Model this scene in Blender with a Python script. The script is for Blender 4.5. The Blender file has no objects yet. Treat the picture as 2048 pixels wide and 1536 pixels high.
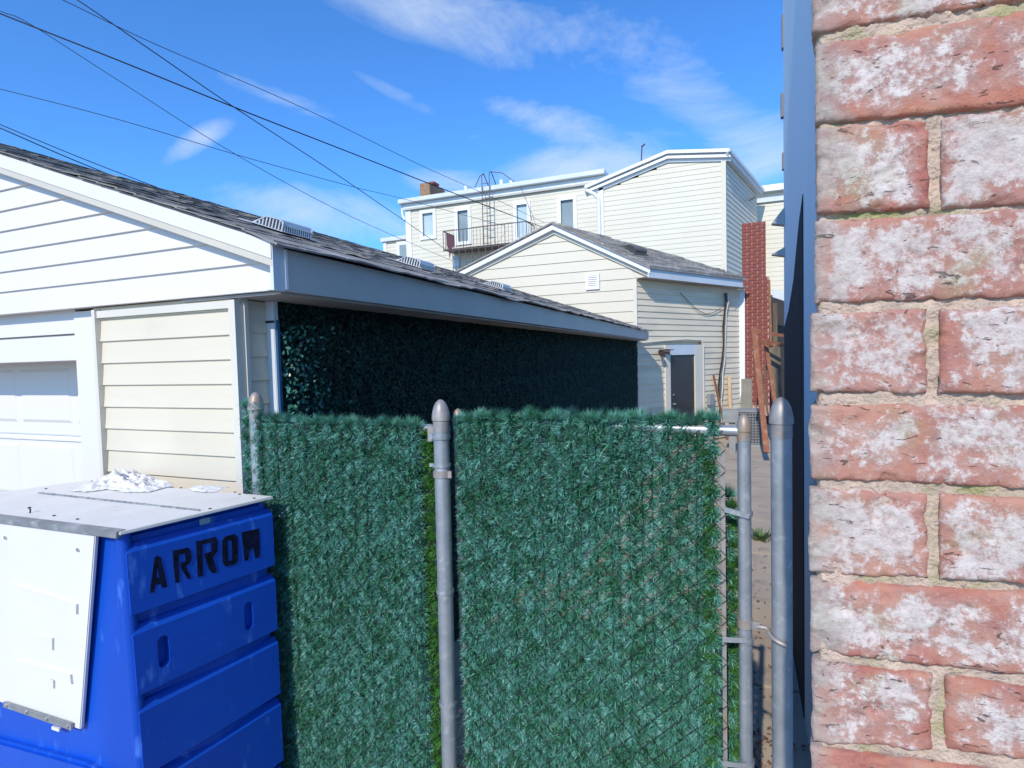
import bpy, bmesh, math, random
from mathutils import Vector as V, Matrix, noise
random.seed(7)
R = math.radians
scn = bpy.context.scene
COL = scn.collection

# ------------------------------------------------------------------ camera, sky, sun
FPX, PITCH, ROLL, YAW = 1140.0, R(2.53), R(1.45), R(22.12)
CAMZ = 2.05
def cam_axes():
    cy, sy = math.cos(YAW), math.sin(YAW)
    f = V((-sy*math.cos(PITCH), cy*math.cos(PITCH), -math.sin(PITCH)))
    rt = V((cy, sy, 0)); dn = f.cross(rt)
    c, s = math.cos(ROLL), math.sin(ROLL)
    return c*rt + s*dn, -s*rt + c*dn, f
CR, CD, CF = cam_axes()
cam_d = bpy.data.cameras.new('camera'); cam = bpy.data.objects.new('camera', cam_d); COL.objects.link(cam)
cam_d.sensor_width = 36; cam_d.lens = 36*FPX/2048; cam_d.clip_start = .02; cam_d.clip_end = 2000
m = Matrix((CR, -CD, -CF)).transposed().to_4x4(); m.translation = V((0, 0, CAMZ)); cam.matrix_world = m
scn.camera = cam
SUN_EL, SUN_AZ = R(36), R(2.4)          # light travels towards +Y, a touch to +X
sl = bpy.data.lights.new('sun', 'SUN'); so = bpy.data.objects.new('sun', sl); COL.objects.link(so)
sl.energy = 3.9; sl.angle = R(.5); sl.color = (1, .925, .80)
sd = V((math.sin(SUN_AZ)*math.cos(SUN_EL), math.cos(SUN_AZ)*math.cos(SUN_EL), -math.sin(SUN_EL)))
so.rotation_euler = sd.to_track_quat('-Z', 'Y').to_euler(); so.location = (0, -5, 12)
w = bpy.data.worlds.new('World'); scn.world = w; w.use_nodes = True
nt = w.node_tree; nt.nodes.clear()
def N(t, tp, **k):
    n = t.nodes.new(tp)
    for a, b in k.items(): setattr(n, a, b)
    return n
out = N(nt, 'ShaderNodeOutputWorld'); bg = N(nt, 'ShaderNodeBackground'); sky = N(nt, 'ShaderNodeTexSky')
sky.sky_type = 'NISHITA'; sky.sun_disc = False; sky.sun_elevation = SUN_EL
sky.sun_rotation = math.pi + SUN_AZ; sky.air_density = 1.0; sky.dust_density = .35; sky.ozone_density = 2.0
bg.inputs[1].default_value = .14
tc = N(nt, 'ShaderNodeTexCoord'); mp = N(nt, 'ShaderNodeMapping')
mp.inputs['Rotation'].default_value = (R(8), R(24), R(30)); mp.inputs['Scale'].default_value = (2.2, 2.2, 5.5)
n1 = N(nt, 'ShaderNodeTexNoise'); n1.inputs['Scale'].default_value = 1.25; n1.inputs['Detail'].default_value = 9; n1.inputs['Roughness'].default_value = .66
n1.inputs['Distortion'].default_value = .5
cr = N(nt, 'ShaderNodeMapRange'); cr.inputs[1].default_value = .78; cr.inputs[2].default_value = 1.22
CLOUDS = ((1010, 50, 380, 95, 10, .85), (1330, 140, 300, 100, 32, .8), (1120, 250, 200, 45, 14, .85), (1190, 330, 260, 70, -8, .9), (1500, 310, 200, 90, 5, .95),
          (400, 280, 95, 32, -38, .8), (700, 440, 330, 70, 6, .9), (560, 195, 150, 22, 12, .45), (120, 270, 60, 16, 0, .35), (900, 365, 110, 35, 0, .6), (870, 230, 170, 16, 22, .35), (-700, 200, 500, 120, 12, .6), (2700, 100, 500, 120, -10, .6))
def cam_dir(x, y): return (CF*FPX + CR*(x-1024) + CD*(y-768)).normalized()
tot = None
def mnode(op, a, b_=None):
    x = N(nt, 'ShaderNodeMath', operation=op)
    for i_, v in ((0, a), (1, b_)):
        if v is None: continue
        if isinstance(v, (int, float)): x.inputs[i_].default_value = v
        else: nt.links.new(v, x.inputs[i_])
    return x.outputs[0]
for (cx_, cy_, w_, h_, ang, k_) in CLOUDS:
    c_ = cam_dir(cx_, cy_); ca_, sa_ = math.cos(R(ang)), math.sin(R(ang))
    u_ = (cam_dir(cx_+ca_*w_, cy_+sa_*w_)-c_); v_ = (cam_dir(cx_-sa_*h_, cy_+ca_*h_)-c_)
    ab = []
    for q_ in (u_, v_):
        dt = N(nt, 'ShaderNodeVectorMath', operation='DOT_PRODUCT'); nt.links.new(tc.outputs['Generated'], dt.inputs[0]); dt.inputs[1].default_value = q_/q_.length_squared
        ab.append(mnode('SUBTRACT', dt.outputs['Value'], c_.dot(q_)/q_.length_squared))
    r2 = mnode('ADD', mnode('MULTIPLY', ab[0], ab[0]), mnode('MULTIPLY', ab[1], ab[1]))
    front = N(nt, 'ShaderNodeVectorMath', operation='DOT_PRODUCT'); nt.links.new(tc.outputs['Generated'], front.inputs[0]); front.inputs[1].default_value = c_
    m_ = mnode('MULTIPLY', mnode('MAXIMUM', mnode('SUBTRACT', 1, r2), 0), mnode('GREATER_THAN', front.outputs['Value'], 0))
    m_ = mnode('MULTIPLY', m_, k_); tot = m_ if tot is None else mnode('MAXIMUM', tot, m_)
hs = N(nt, 'ShaderNodeMix', data_type='RGBA', blend_type='MULTIPLY'); hs.inputs[0].default_value = 1; hs.inputs[7].default_value = (.51, 1.10, 1.80, 1)
mx = N(nt, 'ShaderNodeMix', data_type='RGBA'); mx.inputs[7].default_value = (5.2, 6.1, 7.2, 1)
L = nt.links.new
L(tc.outputs['Generated'], mp.inputs[0]); L(mp.outputs[0], n1.inputs[0]); L(mnode('ADD', mnode('MULTIPLY', n1.outputs[0], 1.7), mnode('MULTIPLY', mnode('SUBTRACT', tot, .35), .45)), cr.inputs[0]); cld = mnode('MULTIPLY', mnode('MULTIPLY', cr.outputs[0], mnode('POWER', tot, .4)), .72)
L(sky.outputs[0], hs.inputs[6]); L(hs.outputs[2], mx.inputs[6]); L(cld, mx.inputs[0])
L(mx.outputs[2], bg.inputs[0]); L(bg.outputs[0], out.inputs[0])
scn.view_settings.view_transform = 'Standard'; scn.view_settings.look = 'None'
scn.view_settings.exposure = 0.0; scn.view_settings.gamma = 1.0; scn.view_settings.use_curve_mapping = False
scn.cycles.max_bounces = 8

# ------------------------------------------------------------------ pixel -> place helpers
def ray(x, y): return (CF*FPX + CR*(x-1024) + CD*(y-768)).normalized()
def onY(x, y, Y): d = ray(x, y); return V((0, 0, CAMZ)) + d*(Y/d.y)
def onX(x, y, X): d = ray(x, y); return V((0, 0, CAMZ)) + d*(X/d.x)
def onZ(x, y, Z): d = ray(x, y); return V((0, 0, CAMZ)) + d*((Z-CAMZ)/d.z)
def onP(x, y, p, n): d = ray(x, y); c = V((0, 0, CAMZ)); return c + d*((p-c).dot(n)/d.dot(n))

# ------------------------------------------------------------------ materials
def mat(name, base, rough=.6, var=None, vscale=6, bump=0, bscale=60, stain=None, sscale=1.5, metal=0, spec=.5, island=0, stretch=(1, 1, 1), svis=(.5, .72), world=False):
    m = bpy.data.materials.new(name); m.use_nodes = True; t = m.node_tree; b = t.nodes['Principled BSDF']
    b.inputs['Roughness'].default_value = rough; b.inputs['Metallic'].default_value = metal
    b.inputs['Specular IOR Level'].default_value = spec
    c = N(t, 'ShaderNodeTexCoord'); mpn = N(t, 'ShaderNodeMapping'); mpn.inputs['Scale'].default_value = stretch
    t.links.new(N(t, 'ShaderNodeNewGeometry').outputs['Position'] if world else c.outputs['Object'], mpn.inputs[0])
    cur = None
    def mixin(fac, a, col):
        x = N(t, 'ShaderNodeMix', data_type='RGBA')
        if hasattr(fac, 'links'): t.links.new(fac, x.inputs[0])
        else: x.inputs[0].default_value = fac
        if a is None: x.inputs[6].default_value = (*base, 1)
        else: t.links.new(a, x.inputs[6])
        x.inputs[7].default_value = (*col, 1); return x.outputs[2]
    def nz(sc, lo, hi, det=6):
        n = N(t, 'ShaderNodeTexNoise'); n.inputs['Scale'].default_value = sc; n.inputs['Detail'].default_value = det
        t.links.new(mpn.outputs[0], n.inputs[0]); r = N(t, 'ShaderNodeMapRange'); r.inputs[1].default_value = lo; r.inputs[2].default_value = hi
        t.links.new(n.outputs[0], r.inputs[0]); return r.outputs[0], n.outputs[0]
    if var:
        f, _ = nz(vscale, .35, .65); cur = mixin(f, None, var)
    if island:
        g = N(t, 'ShaderNodeNewGeometry'); h = N(t, 'ShaderNodeHueSaturation')
        r = N(t, 'ShaderNodeMapRange'); r.inputs[3].default_value = 1-island; r.inputs[4].default_value = 1+island
        t.links.new(g.outputs['Random Per Island'], r.inputs[0]); t.links.new(r.outputs[0], h.inputs['Value'])
        if cur is None: h.inputs['Color'].default_value = (*base, 1)
        else: t.links.new(cur, h.inputs['Color'])
        cur = h.outputs[0]
    if stain:
        f, _ = nz(sscale, *svis); cur = mixin(f, cur, stain)
    if cur is None: b.inputs['Base Color'].default_value = (*base, 1)
    else: t.links.new(cur, b.inputs['Base Color'])
    if bump:
        _, r = nz(bscale, 0, 1, 8); bn = N(t, 'ShaderNodeBump'); bn.inputs['Strength'].default_value = bump; bn.inputs['Distance'].default_value = .004
        t.links.new(r, bn.inputs['Height']); t.links.new(bn.outputs[0], b.inputs['Normal'])
    return m
M = {}
M['white_vinyl'] = mat('white_vinyl', (.74, .70, .66), .45, (.71, .67, .635), 1.2, .05, 30, (.70, .70, .70), 2.5, svis=(.6, .9))
M['cream_vinyl'] = mat('cream_vinyl', (.68, .61, .47), .5, (.65, .58, .44), 1.5, .05, 30, (.58, .52, .42), 3, svis=(.62, .9))
M['cream_far'] = mat('cream_far', (.67, .62, .50), .6, (.64, .59, .47), .8)
M['tan_vinyl'] = mat('tan_vinyl', (.80, .69, .50), .6, (.72, .61, .44), 1.6, .05, 30, (.46, .42, .34), 1.2, svis=(.5, .85), stretch=(.5, .5, 3))
M['trim_cream'] = mat('trim_cream', (.68, .63, .53), .5, (.64, .60, .50), 3)
M['trim_beige'] = mat('beige_trim', (.60, .55, .45), .5, (.56, .51, .42), 3)
M['trim_white'] = mat('trim_white', (.80, .80, .80), .4, (.74, .76, .78), 2)
M['alu_grey'] = mat('alu_grey', (.48, .48, .45), .5, (.43, .43, .41), 2, .03, 15, (.36, .38, .4), 5, svis=(.6, .85))
M['alu_light'] = mat('alu_light', (.62, .66, .70), .5, (.56, .6, .64), 2)
M['soffit_dark'] = mat('soffit_dark', (.45, .42, .38), .7, (.33, .30, .27), 3)
M['shingle'] = mat('shingle', (.38, .345, .30), .95, (.22, .20, .18), 14, .8, 260, (.27, .26, .24), 8, island=.35)
M['shingle_edge'] = mat('shingle_edge', (.27, .255, .235), .95, (.25, .24, .23), 9, .8, 200, (.46, .44, .41), 5, island=.2)
M['vent_alu'] = mat('vent_alu', (.62, .63, .63), .42, (.52, .53, .54), 6, metal=.35)
M['vent_dark'] = mat('vent_dark', (.12, .115, .11), .7)
M['galv'] = mat('galvanised_steel', (.42, .45, .47), .42, (.34, .37, .39), 18, .06, 90, (.52, .54, .55), 40, metal=.55, svis=(.55, .7))
M['galv_old'] = mat('old_galvanised_steel', (.40, .37, .35), .5, (.30, .28, .27), 30, .1, 90, (.36, .27, .20), 16, metal=.35, svis=(.52, .66))
M['wire_green'] = mat('coated_wire', (.012, .022, .018), .5)
M['blue_plastic'] = mat('blue_plastic', (.004, .078, .49), .42, (.003, .062, .42), 3, .08, 40, (.05, .17, .60), 22, svis=(.60, .74), stretch=(1, 1, .35), spec=.35)
M['white_plastic'] = mat('white_plastic', (.74, .71, .66), .45, (.71, .68, .63), 4, .05, 30)
M['lid_white'] = mat('lid_sheet', (.76, .73, .68), .6, (.71, .68, .63), 7, .1, 60, (.50, .47, .42), 9, svis=(.63, .85))
M['zinc'] = mat('zinc_strip', (.33, .34, .35), .5, (.24, .25, .26), 12, .15, 50, (.48, .48, .47), 20, metal=.4)
M['paint_black'] = mat('spray_paint', (.004, .005, .010), .95, (.008, .014, .05), 55, spec=.1)
M['rust_dot'] = mat('rusty_bolt', (.10, .06, .045), .8)
M['cloth'] = mat('white_cloth', (.74, .72, .70), .95, (.66, .64, .62), 9, .3, 300)
M['cloth_maroon'] = mat('maroon_cloth', (.13, .05, .06), .9, (.08, .04, .06), 20)
M['dark_iron'] = mat('dark_iron', (.035, .032, .035), .6, (.06, .035, .03), 9)
M['escape_iron'] = mat('fire_escape_iron', (.10, .085, .09), .7, (.13, .09, .08), 5)
M['door_black'] = mat('dark_door', (.030, .026, .026), .35, (.04, .034, .034), 3)
M['chrome'] = mat('door_hardware', (.7, .7, .7), .25, metal=.9)
M['chimney_brick'] = mat('chimney_brick', (.27, .078, .052), .9, (.19, .05, .04), 6, .3, 90, island=.25)
M['chimney_mortar'] = mat('chimney_mortar', (.50, .30, .25), .95)
M['tan_brick'] = mat('tan_brick', (.33, .21, .12), .9, (.25, .14, .08), 6, .3, 60)
M['concrete'] = mat('concrete', (.46, .38, .28), .95, (.38, .31, .24), 1.8, .4, 40, (.22, .19, .16), 4, svis=(.55, .8))
M['concrete_grey'] = mat('cement_render', (.27, .25, .20), .95, (.22, .20, .17), 3, .3, 40)
M['asphalt'] = mat('street_ground', (.32, .28, .23), .95, (.25, .22, .19), 3, .4, 60)
M['rust_steel'] = mat('rusty_steel', (.30, .11, .05), .8, (.22, .08, .045), 12, .2, 60, (.36, .20, .12), 9)
M['old_wood'] = mat('old_wood', (.18, .14, .09), .9, (.10, .075, .05), 7, .3, 40, stretch=(1, 1, .15))
M['new_wood'] = mat('new_wood', (.62, .42, .24), .8, (.55, .36, .2), 12)
M['glass_pale'] = mat('pane_pale', (.42, .52, .55), .12, (.50, .60, .62), 1)
M['glass_grey'] = mat('pane_grey', (.28, .33, .33), .1, (.22, .27, .27), .8)
M['ac_grey'] = mat('condenser_grey', (.30, .31, .32), .6, (.24, .25, .25), 5)
M['wall_shadow'] = mat('shadow_wedge', (.010, .013, .020), .95, (.016, .020, .028), 4, .2, 60, stretch=(1, 1, .2))  # near-black colour standing in for a cast shadow on the blue wall
M['blue_wall'] = mat('pale_blue_wall', (.84, .87, .88), .7, (.79, .83, .86), 1.2, .1, 50, (.78, .80, .80), 2, stretch=(1, 1, .15))
M['stub'] = mat('weathered_stub', (.20, .19, .20), .9)
M['cable'] = mat('black_cable', (.012, .012, .015), .6)
M['cable_grey'] = mat('grey_cable', (.16, .15, .14), .7, (.08, .07, .07), 9)
M['litter'] = mat('dead_leaves', (.30, .17, .10), .9, (.20, .08, .05), 30, island=.6)
M['weed'] = mat('weed_green', (.06, .12, .03), .7, island=.4)
M['needles'] = mat('pvc_needles', (.080, .27, .20), .45, (.035, .16, .075), 16, world=True, island=.60, stain=(.17, .44, .38), sscale=26, svis=(.5, .68), spec=.5)
M['needles_green'] = mat('pvc_needles_green', (.055, .20, .025), .45, (.035, .13, .02), 9, island=.5)
M['stem'] = mat('garland_stem', (.022, .030, .018), .8)
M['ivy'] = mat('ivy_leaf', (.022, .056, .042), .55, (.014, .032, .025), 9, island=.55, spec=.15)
M['ivy_lit'] = mat('ivy_leaf_sunlit', (.05, .19, .13), .35, (.03, .11, .08), 9, island=.5)  # brighter copy of the ivy colour, sunlight put into the leaf tone
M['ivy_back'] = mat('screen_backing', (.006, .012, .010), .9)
M['navy'] = mat('blue_tarp_edge', (.02, .10, .22), .6)

# ------------------------------------------------------------------ mesh helpers
class MB:
    def __init__(s): s.v = []; s.f = []; s.mi = []
    def add(s, vs, fs, mi=0):
        o = len(s.v); s.v += [tuple(v) for v in vs]; s.f += [tuple(i+o for i in f) for f in fs]; s.mi += [mi]*len(fs); return s
    def hexa(s, a, b, mi=0):           # a: 4 bottom pts, b: 4 top pts
        return s.add(list(a)+list(b), [(3,2,1,0),(4,5,6,7),(0,1,5,4),(1,2,6,5),(2,3,7,6),(3,0,4,7)], mi)
    def box(s, x0, x1, y0, y1, z0, z1, mi=0):
        return s.hexa([(x0,y0,z0),(x1,y0,z0),(x1,y1,z0),(x0,y1,z0)], [(x0,y0,z1),(x1,y0,z1),(x1,y1,z1),(x0,y1,z1)], mi)
    def prism(s, pts, off, mi=0):      # polygon (list of V) extruded by vector off
        n = len(pts); off = V(off)
        return s.add(list(pts)+[V(p)+off for p in pts], [tuple(range(n)), tuple(range(2*n-1, n-1, -1))]+[(i, i+n, (i+1)%n+n, (i+1)%n) for i in range(n)], mi)
    def tube(s, pts, r, n=8, cap=True, mi=0):
        pts = [V(p) for p in pts]; rs = r if isinstance(r, (list, tuple)) else [r]*len(pts); rings = []
        up = None
        for i, p in enumerate(pts):
            d = (pts[min(i+1, len(pts)-1)]-pts[max(i-1, 0)]).normalized()
            if up is None: up = d.orthogonal().normalized()
            a = (up - d*up.dot(d))
            a = a.normalized() if a.length > 1e-6 else d.orthogonal().normalized()
            up = a; b = d.cross(a)
            rings.append([p + (a*math.cos(t)+b*math.sin(t))*rs[i] for t in [2*math.pi*k/n for k in range(n)]])
        vs = [q for rg in rings for q in rg]; fs = []
        for i in range(len(pts)-1):
            for k in range(n): fs.append((i*n+k, i*n+(k+1)%n, (i+1)*n+(k+1)%n, (i+1)*n+k))
        if cap: fs += [tuple(range(n-1, -1, -1)), tuple((len(pts)-1)*n+k for k in range(n))]
        return s.add(vs, fs, mi)
    def bar(s, a, b, w, h, up=(0,0,1), mi=0):
        a, b = V(a), V(b); d = (b-a).normalized(); u = V(up); sx = d.cross(u)
        sx = sx.normalized() if sx.length > 1e-5 else d.orthogonal().normalized(); u = sx.cross(d)
        q = lambda p: [p-sx*w/2-u*h/2, p+sx*w/2-u*h/2, p+sx*w/2+u*h/2, p-sx*w/2+u*h/2]
        return s.hexa(q(a), q(b), mi)
    def build(s, name, mats, parent=None, smooth=False, bevel=0):
        me = bpy.data.meshes.new(name); me.from_pydata(s.v, [], s.f); me.validate()
        for m_ in (mats if isinstance(mats, (list, tuple)) else [mats]): me.materials.append(m_)
        if len(me.polygons) == len(s.mi):
            me.polygons.foreach_set('material_index', s.mi)
        bm = bmesh.new(); bm.from_mesh(me)
        if bevel:
            bmesh.ops.remove_doubles(bm, verts=bm.verts, dist=1e-6)
            bmesh.ops.bevel(bm, geom=bm.edges[:], offset=bevel, segments=2, affect='EDGES', clamp_overlap=True)
        bmesh.ops.recalc_face_normals(bm, faces=bm.faces); bm.to_mesh(me); bm.free()
        if smooth:
            for p in me.polygons: p.use_smooth = True
            me.set_sharp_from_angle(angle=R(38)) if hasattr(me, 'set_sharp_from_angle') else None
        o = bpy.data.objects.new(name, me); COL.objects.link(o)
        if parent: o.parent = parent; o.matrix_parent_inverse = Matrix.Translation(-root_loc(parent))
        return o
def root_loc(o):                                # a part sits at the world origin, so only a thing's own place counts
    return o.location if o.parent is None else V((0, 0, 0))
def tag(o, label=None, cat=None, group=None, kind=None):
    if label: o['label'] = label
    if cat: o['category'] = cat
    if group: o['group'] = group
    if kind: o['kind'] = kind
    return o
def thing(name, loc, label, cat, group=None):
    o = bpy.data.objects.new(name, None); COL.objects.link(o); o.location = loc; o.empty_display_size = .1
    return tag(o, label, cat, group)
def child(name, me, parent, world=None):       # object sharing a mesh, placed by a world matrix
    o = bpy.data.objects.new(name, me); COL.objects.link(o)
    o.parent = parent; o.matrix_parent_inverse = Matrix.Translation(-root_loc(parent))
    if world is not None: o.matrix_basis = world
    return o
def holed(outline, holes, off, mats=None):      # planar outline with holes, extruded; returns MB
    bm = bmesh.new(); off = V(off); loops = []
    for lp in [outline]+holes:
        vs = [bm.verts.new(p) for p in lp]; loops.append(vs)
        for i in range(len(vs)): bm.edges.new((vs[i], vs[(i+1)%len(vs)]))
    bmesh.ops.triangle_fill(bm, use_beauty=True, use_dissolve=False, edges=bm.edges[:])
    bm.verts.index_update(); mb = MB(); co = [v.co.copy() for v in bm.verts]; n = len(co)
    fs = [tuple(v.index for v in f.verts) for f in bm.faces]
    back = [tuple(i+n for i in reversed(f)) for f in fs]; sides = []
    for lp in loops:
        for i in range(len(lp)): a, b = lp[i].index, lp[(i+1)%len(lp)].index; sides.append((a, b, b+n, a+n))
    mb.add(co+[c+off for c in co], fs+back+sides); bm.free(); return mb
def lap(parent, m_, o, u, n, z0, z1, b0, b1, t0, t1, proud=.012, back=.004, name='siding_plank'):
    """one lap of siding on the wall through o (dir u, outward normal n): foot proud, head tucked in"""
    o, u, n = V(o), V(u), V(n); q = lambda s, z, d: V((o.x, o.y, z)) + u*s + n*d
    zm = z0+(z1-z0)*.42
    f = lambda a, c, k: a+(c-a)*k
    mb = MB(); k = .42
    vs = []
    for s0, z, d in ((0, z0, proud), (0, z0+.0015, proud+.0012), (k, zm, proud*.70), (1, z1+.002, back)):
        vs += [q(f(b0, t0, s0), z, d), q(f(b1, t1, s0), z, d)]
    vs += [q(b0, z0, -.01), q(b1, z0, -.01), q(t0, z1+.002, -.01), q(t1, z1+.002, -.01)]
    mb.add(vs, [(0,1,3,2),(2,3,5,4),(4,5,7,6),(8,9,1,0),(6,7,11,10),(9,8,10,11),(8,0,2,4,6,10),(1,9,11,7,5,3)])
    return mb.build(name, m_, parent)

# ------------------------------------------------------------------ ground
g = MB(); g.add([(-400,-400,-.01),(400,-400,-.01),(400,400,-.01),(-400,400,-.01)], [(0,1,2,3)])
tag(g.build('ground', M['asphalt']), kind='structure')
al = thing('alley_pavement', (0, 2, 0), None, None); al['kind'] = 'structure'
yy = 1.2
for i in range(14):
    L_ = 1.25
    b = MB().box(-1.95, 1.6, yy+.006, yy+L_-.006, -.05, .02+random.uniform(-.004, .004)); b.build('slab', M['concrete'], al, bevel=.004); yy += L_
b = MB().box(-6, 3, -3, 1.195, -.05, .015); b.build('slab', M['concrete'], al, bevel=.004)
b = MB().box(-6, -1.956, 1.2, 1.9, -.05, .012); b.build('slab', M['concrete'], al, bevel=.004)
lt = MB()
for i in range(1500):
    x = random.gauss(.0, .14); y = random.uniform(1.75, 3.0)+random.random()**2*4
    if y > 3.2 and random.random() < .6: continue
    a = random.uniform(0, 6.3); s = random.uniform(.006, .022); z = .028+random.random()*.015
    c, d = math.cos(a)*s, math.sin(a)*s
    lt.add([(x-c, y-d, z), (x+d*.5, y-c*.5, z+s*.5*random.random()), (x+c, y+d, z+s*.3*random.random()), (x-d*.5, y+c*.5, z)], [(0,1,2,3)])
tag(lt.build('leaf_litter', M['litter']), kind='stuff')
wd = MB(); wc = onZ(1522, 1075, .03)
for i in range(160):
    a = random.uniform(0, 6.3); r = random.uniform(0, .12); s = random.uniform(.02, .07)
    p = V((wc.x+math.cos(a)*r, wc.y+math.sin(a)*r*1.3, .02)); q = p+V((math.cos(a)*s, math.sin(a)*s, s*1.1)); t_ = V((-math.sin(a), math.cos(a), 0))*.006
    wd.add([p-t_, p+t_, q+t_*.6, q+V((math.cos(a), math.sin(a), 0))*.01, q-t_*.6], [(0,1,2,3,4)])
tag(wd.build('weed_clump', M['weed']), 'small green weed clump growing from a concrete joint in the alley', 'weed')

# ------------------------------------------------------------------ near garage
YG, YL, YD = 1.77, 1.81, 1.87
YSC = 2.02; XI = onY(556, 700, YSC).x; XSW = onY(498, 700, 1.87).x
XE = onY(556, 530, YG).x                       # eave edge
ZB = onY(551, 579, YG).z                       # foot of the gable
ZE = onY(556, 480, YG).z                       # roof edge at the eave
pL = onY(0, 303, YG); SL = (pL.z-ZE)/(XE-pL.x)  # roof slope
XR = XE-4.1; YEND = 11.35; XWALL = onY(490, 700, YL).x
roofz = lambda x: ZE + SL*(XE-x)
GA = thing('garage', (XE, YG, 0), 'long low garage with white gable front, cream siding and grey shingle roof beside the fence', 'garage')
MB().box(2*XR-XE+.5, XI-.04, YD+.36, YEND-.1, 0, ZB+.02).build('wall', M['cream_vinyl'], GA)
MB().prism([(2*XR-XE+.02, YG+.03, ZB+.003), (XE-.02, YG+.03, ZB+.003), (XE-.02, YG+.03, ZE-.03), (XR, YG+.03, roofz(XR)-.03), (2*XR-XE+.02, YG+.03, ZE-.03)], (0, YEND-YG-.03, 0)).build('gable_wall', M['white_vinyl'], GA)
# gable laps
hl = (onY(0, 592.5, YG).z - onY(0, 552, YG).z)*-1
z = ZB; k = 0
rake_in = .045                                  # laps stop at the beige rake trim
zk = ZB
RH = .100                                       # vertical depth of the rake boards
while zk < roofz(XR)-RH-.02:
    z1 = zk+(hl*1.12 if k == 0 else hl)
    lim = lambda zz: min(XE-.045, XE-.0-(zz+RH-ZE)/SL)
    t0 = lim(z1); b0 = lim(zk)
    lap(GA, M['white_vinyl'], (0, YG+.028, 0), (1,0,0), (0,-1,0), zk, z1, XR-(b0-XR if b0 > XR else 0)*0-.2, b0, XR-.2, max(t0, XR-.15), .014)
    zk = z1; k += 1
# rake boards: white outer board and beige lower trim
for nm, m_, top, dep, y0, y1 in (('rake_board', M['white_vinyl'], .0, .066, YG-.035, YG+.012), ('rake_trim', M['trim_beige'], .066, .030, YG-.031, YG+.02)):
    for sgn in (0, 1):
        xa, xb = (XE, XR) if sgn == 0 else (XR-.001, 2*XR-XE)
        za, zb_ = roofz(XE) , roofz(XR)
        if sgn: za, zb_ = zb_, za
        MB().prism([(xa, y0, za-top-.012), (xb, y0, zb_-top-.012), (xb, y0, zb_-top-dep-.011), (xa, y0, za-top-dep-.011)], (0, y1-y0, 0)).build(nm, m_, GA)
MB().box(XE-.05, XE-.012, YG-.012, YG+.03, ZB-.002, ZE-.19).build('corner_trim', M['trim_cream'], GA)
MB().box(XE-.012, XE+.004, YG-.03, YG+.03, ZB-.006, ZE-.012).build('corner_cap', M['alu_light'], GA)
# eave fascia and soffit along the alley, with the bowed lower edge of the photo
fa = MB(); n = 24
for i in range(n):
    ya, yb = YG+.032+(YEND-YG-.03)*i/n, YG+.032+(YEND-YG-.03)*(i+1)/n
    bow = lambda y: .018*(y-YG)/(YEND-YG)
    fa.hexa([(XE-.022, ya, ZB-.004+bow(ya)), (XE, ya, ZB-.004+bow(ya)), (XE, yb, ZB-.004+bow(yb)), (XE-.022, yb, ZB-.004+bow(yb))],
            [(XE-.022, ya, ZE-.02), (XE+.002, ya, ZE-.03), (XE+.002, yb, ZE-.03), (XE-.022, yb, ZE-.02)])
fa.build('fascia', M['alu_grey'], GA)
MB().box(XWALL-.35, XE-.024, YG+.032, YEND-.02, ZB-.014, ZB-.003).build('soffit', M['soffit_dark'], GA)
MB().box(XE-.008, XE+.008, YG+.031, YG+.045, ZB+.002, ZE-.03).build('corner_bead', M['trim_white'], GA)
# lower front wall: cream siding pier
xs0, xs1 = onY(203, 700, YL).x, onY(466, 700, YL).x
zt = onY(330, 612, YL).z
MB().box(xs0-.06, xs1, YL+.0125, YL+.05, .02, ZB-.003).build('front_pier', M['cream_vinyl'], GA)
h2 = onY(468, 767.5, YL).z-onY(468, 816.5, YL).z
z1 = onY(466, 817, YL).z
zs = [z1+h2*i for i in range(-19, 5)]
for zz in zs:
    if zz < .03: continue
    top = min(zz+h2, ZB-.03)
    if zz > ZB-.06: continue
    lap(GA, M['cream_vinyl'], (0, YL+.012, 0), (1,0,0), (0,-1,0), zz, top, xs0-.003, xs1, xs0-.003, xs1, .013)
MB().box(xs0-.025, xs0-.003, YL-.022, YL+.012, .02, onY(200, 620, YL).z).build('side_channel', M['trim_cream'], GA)
MB().box(xs0-.03, xs1+.03, YL-.012, YL+.012, ZB-.055, ZB-.022).build('top_channel', M['trim_cream'], GA)
cx0 = xs1+.001; cx1 = onY(470, 640, YL-.016).x
MB().box(cx0, cx1, YL-.016, YL+.014, .02, ZB-.022).build('corner_post', M['trim_cream'], GA)
xa, xb = onY(481, 640, YL+.03).x, onY(490, 640, YL+.03).x
MB().box(cx0+.004, cx1-.003, YL+.015, YL+.06, .02, ZB-.012).build('corner_return', M['trim_cream'], GA)
MB().box(xa, xb, YL+.03, YL+.05, .02, ZB-.03).build('corner_post', M['trim_cream'], GA)
MB().box(XSW-.06, XSW+.004, YL+.061, YL+.065, .02, ZB-.02).build('corner_return', M['trim_cream'], GA)
for zz in zs:
    if zz > .03 and zz < ZB-.06: lap(GA, M['cream_vinyl'], (XSW-.01, 0, 0), (0,1,0), (1,0,0), zz+.01, min(zz+.01+h2, ZB-.02), YL+.066, 2.02, YL+.066, 2.02, .013)
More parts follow.
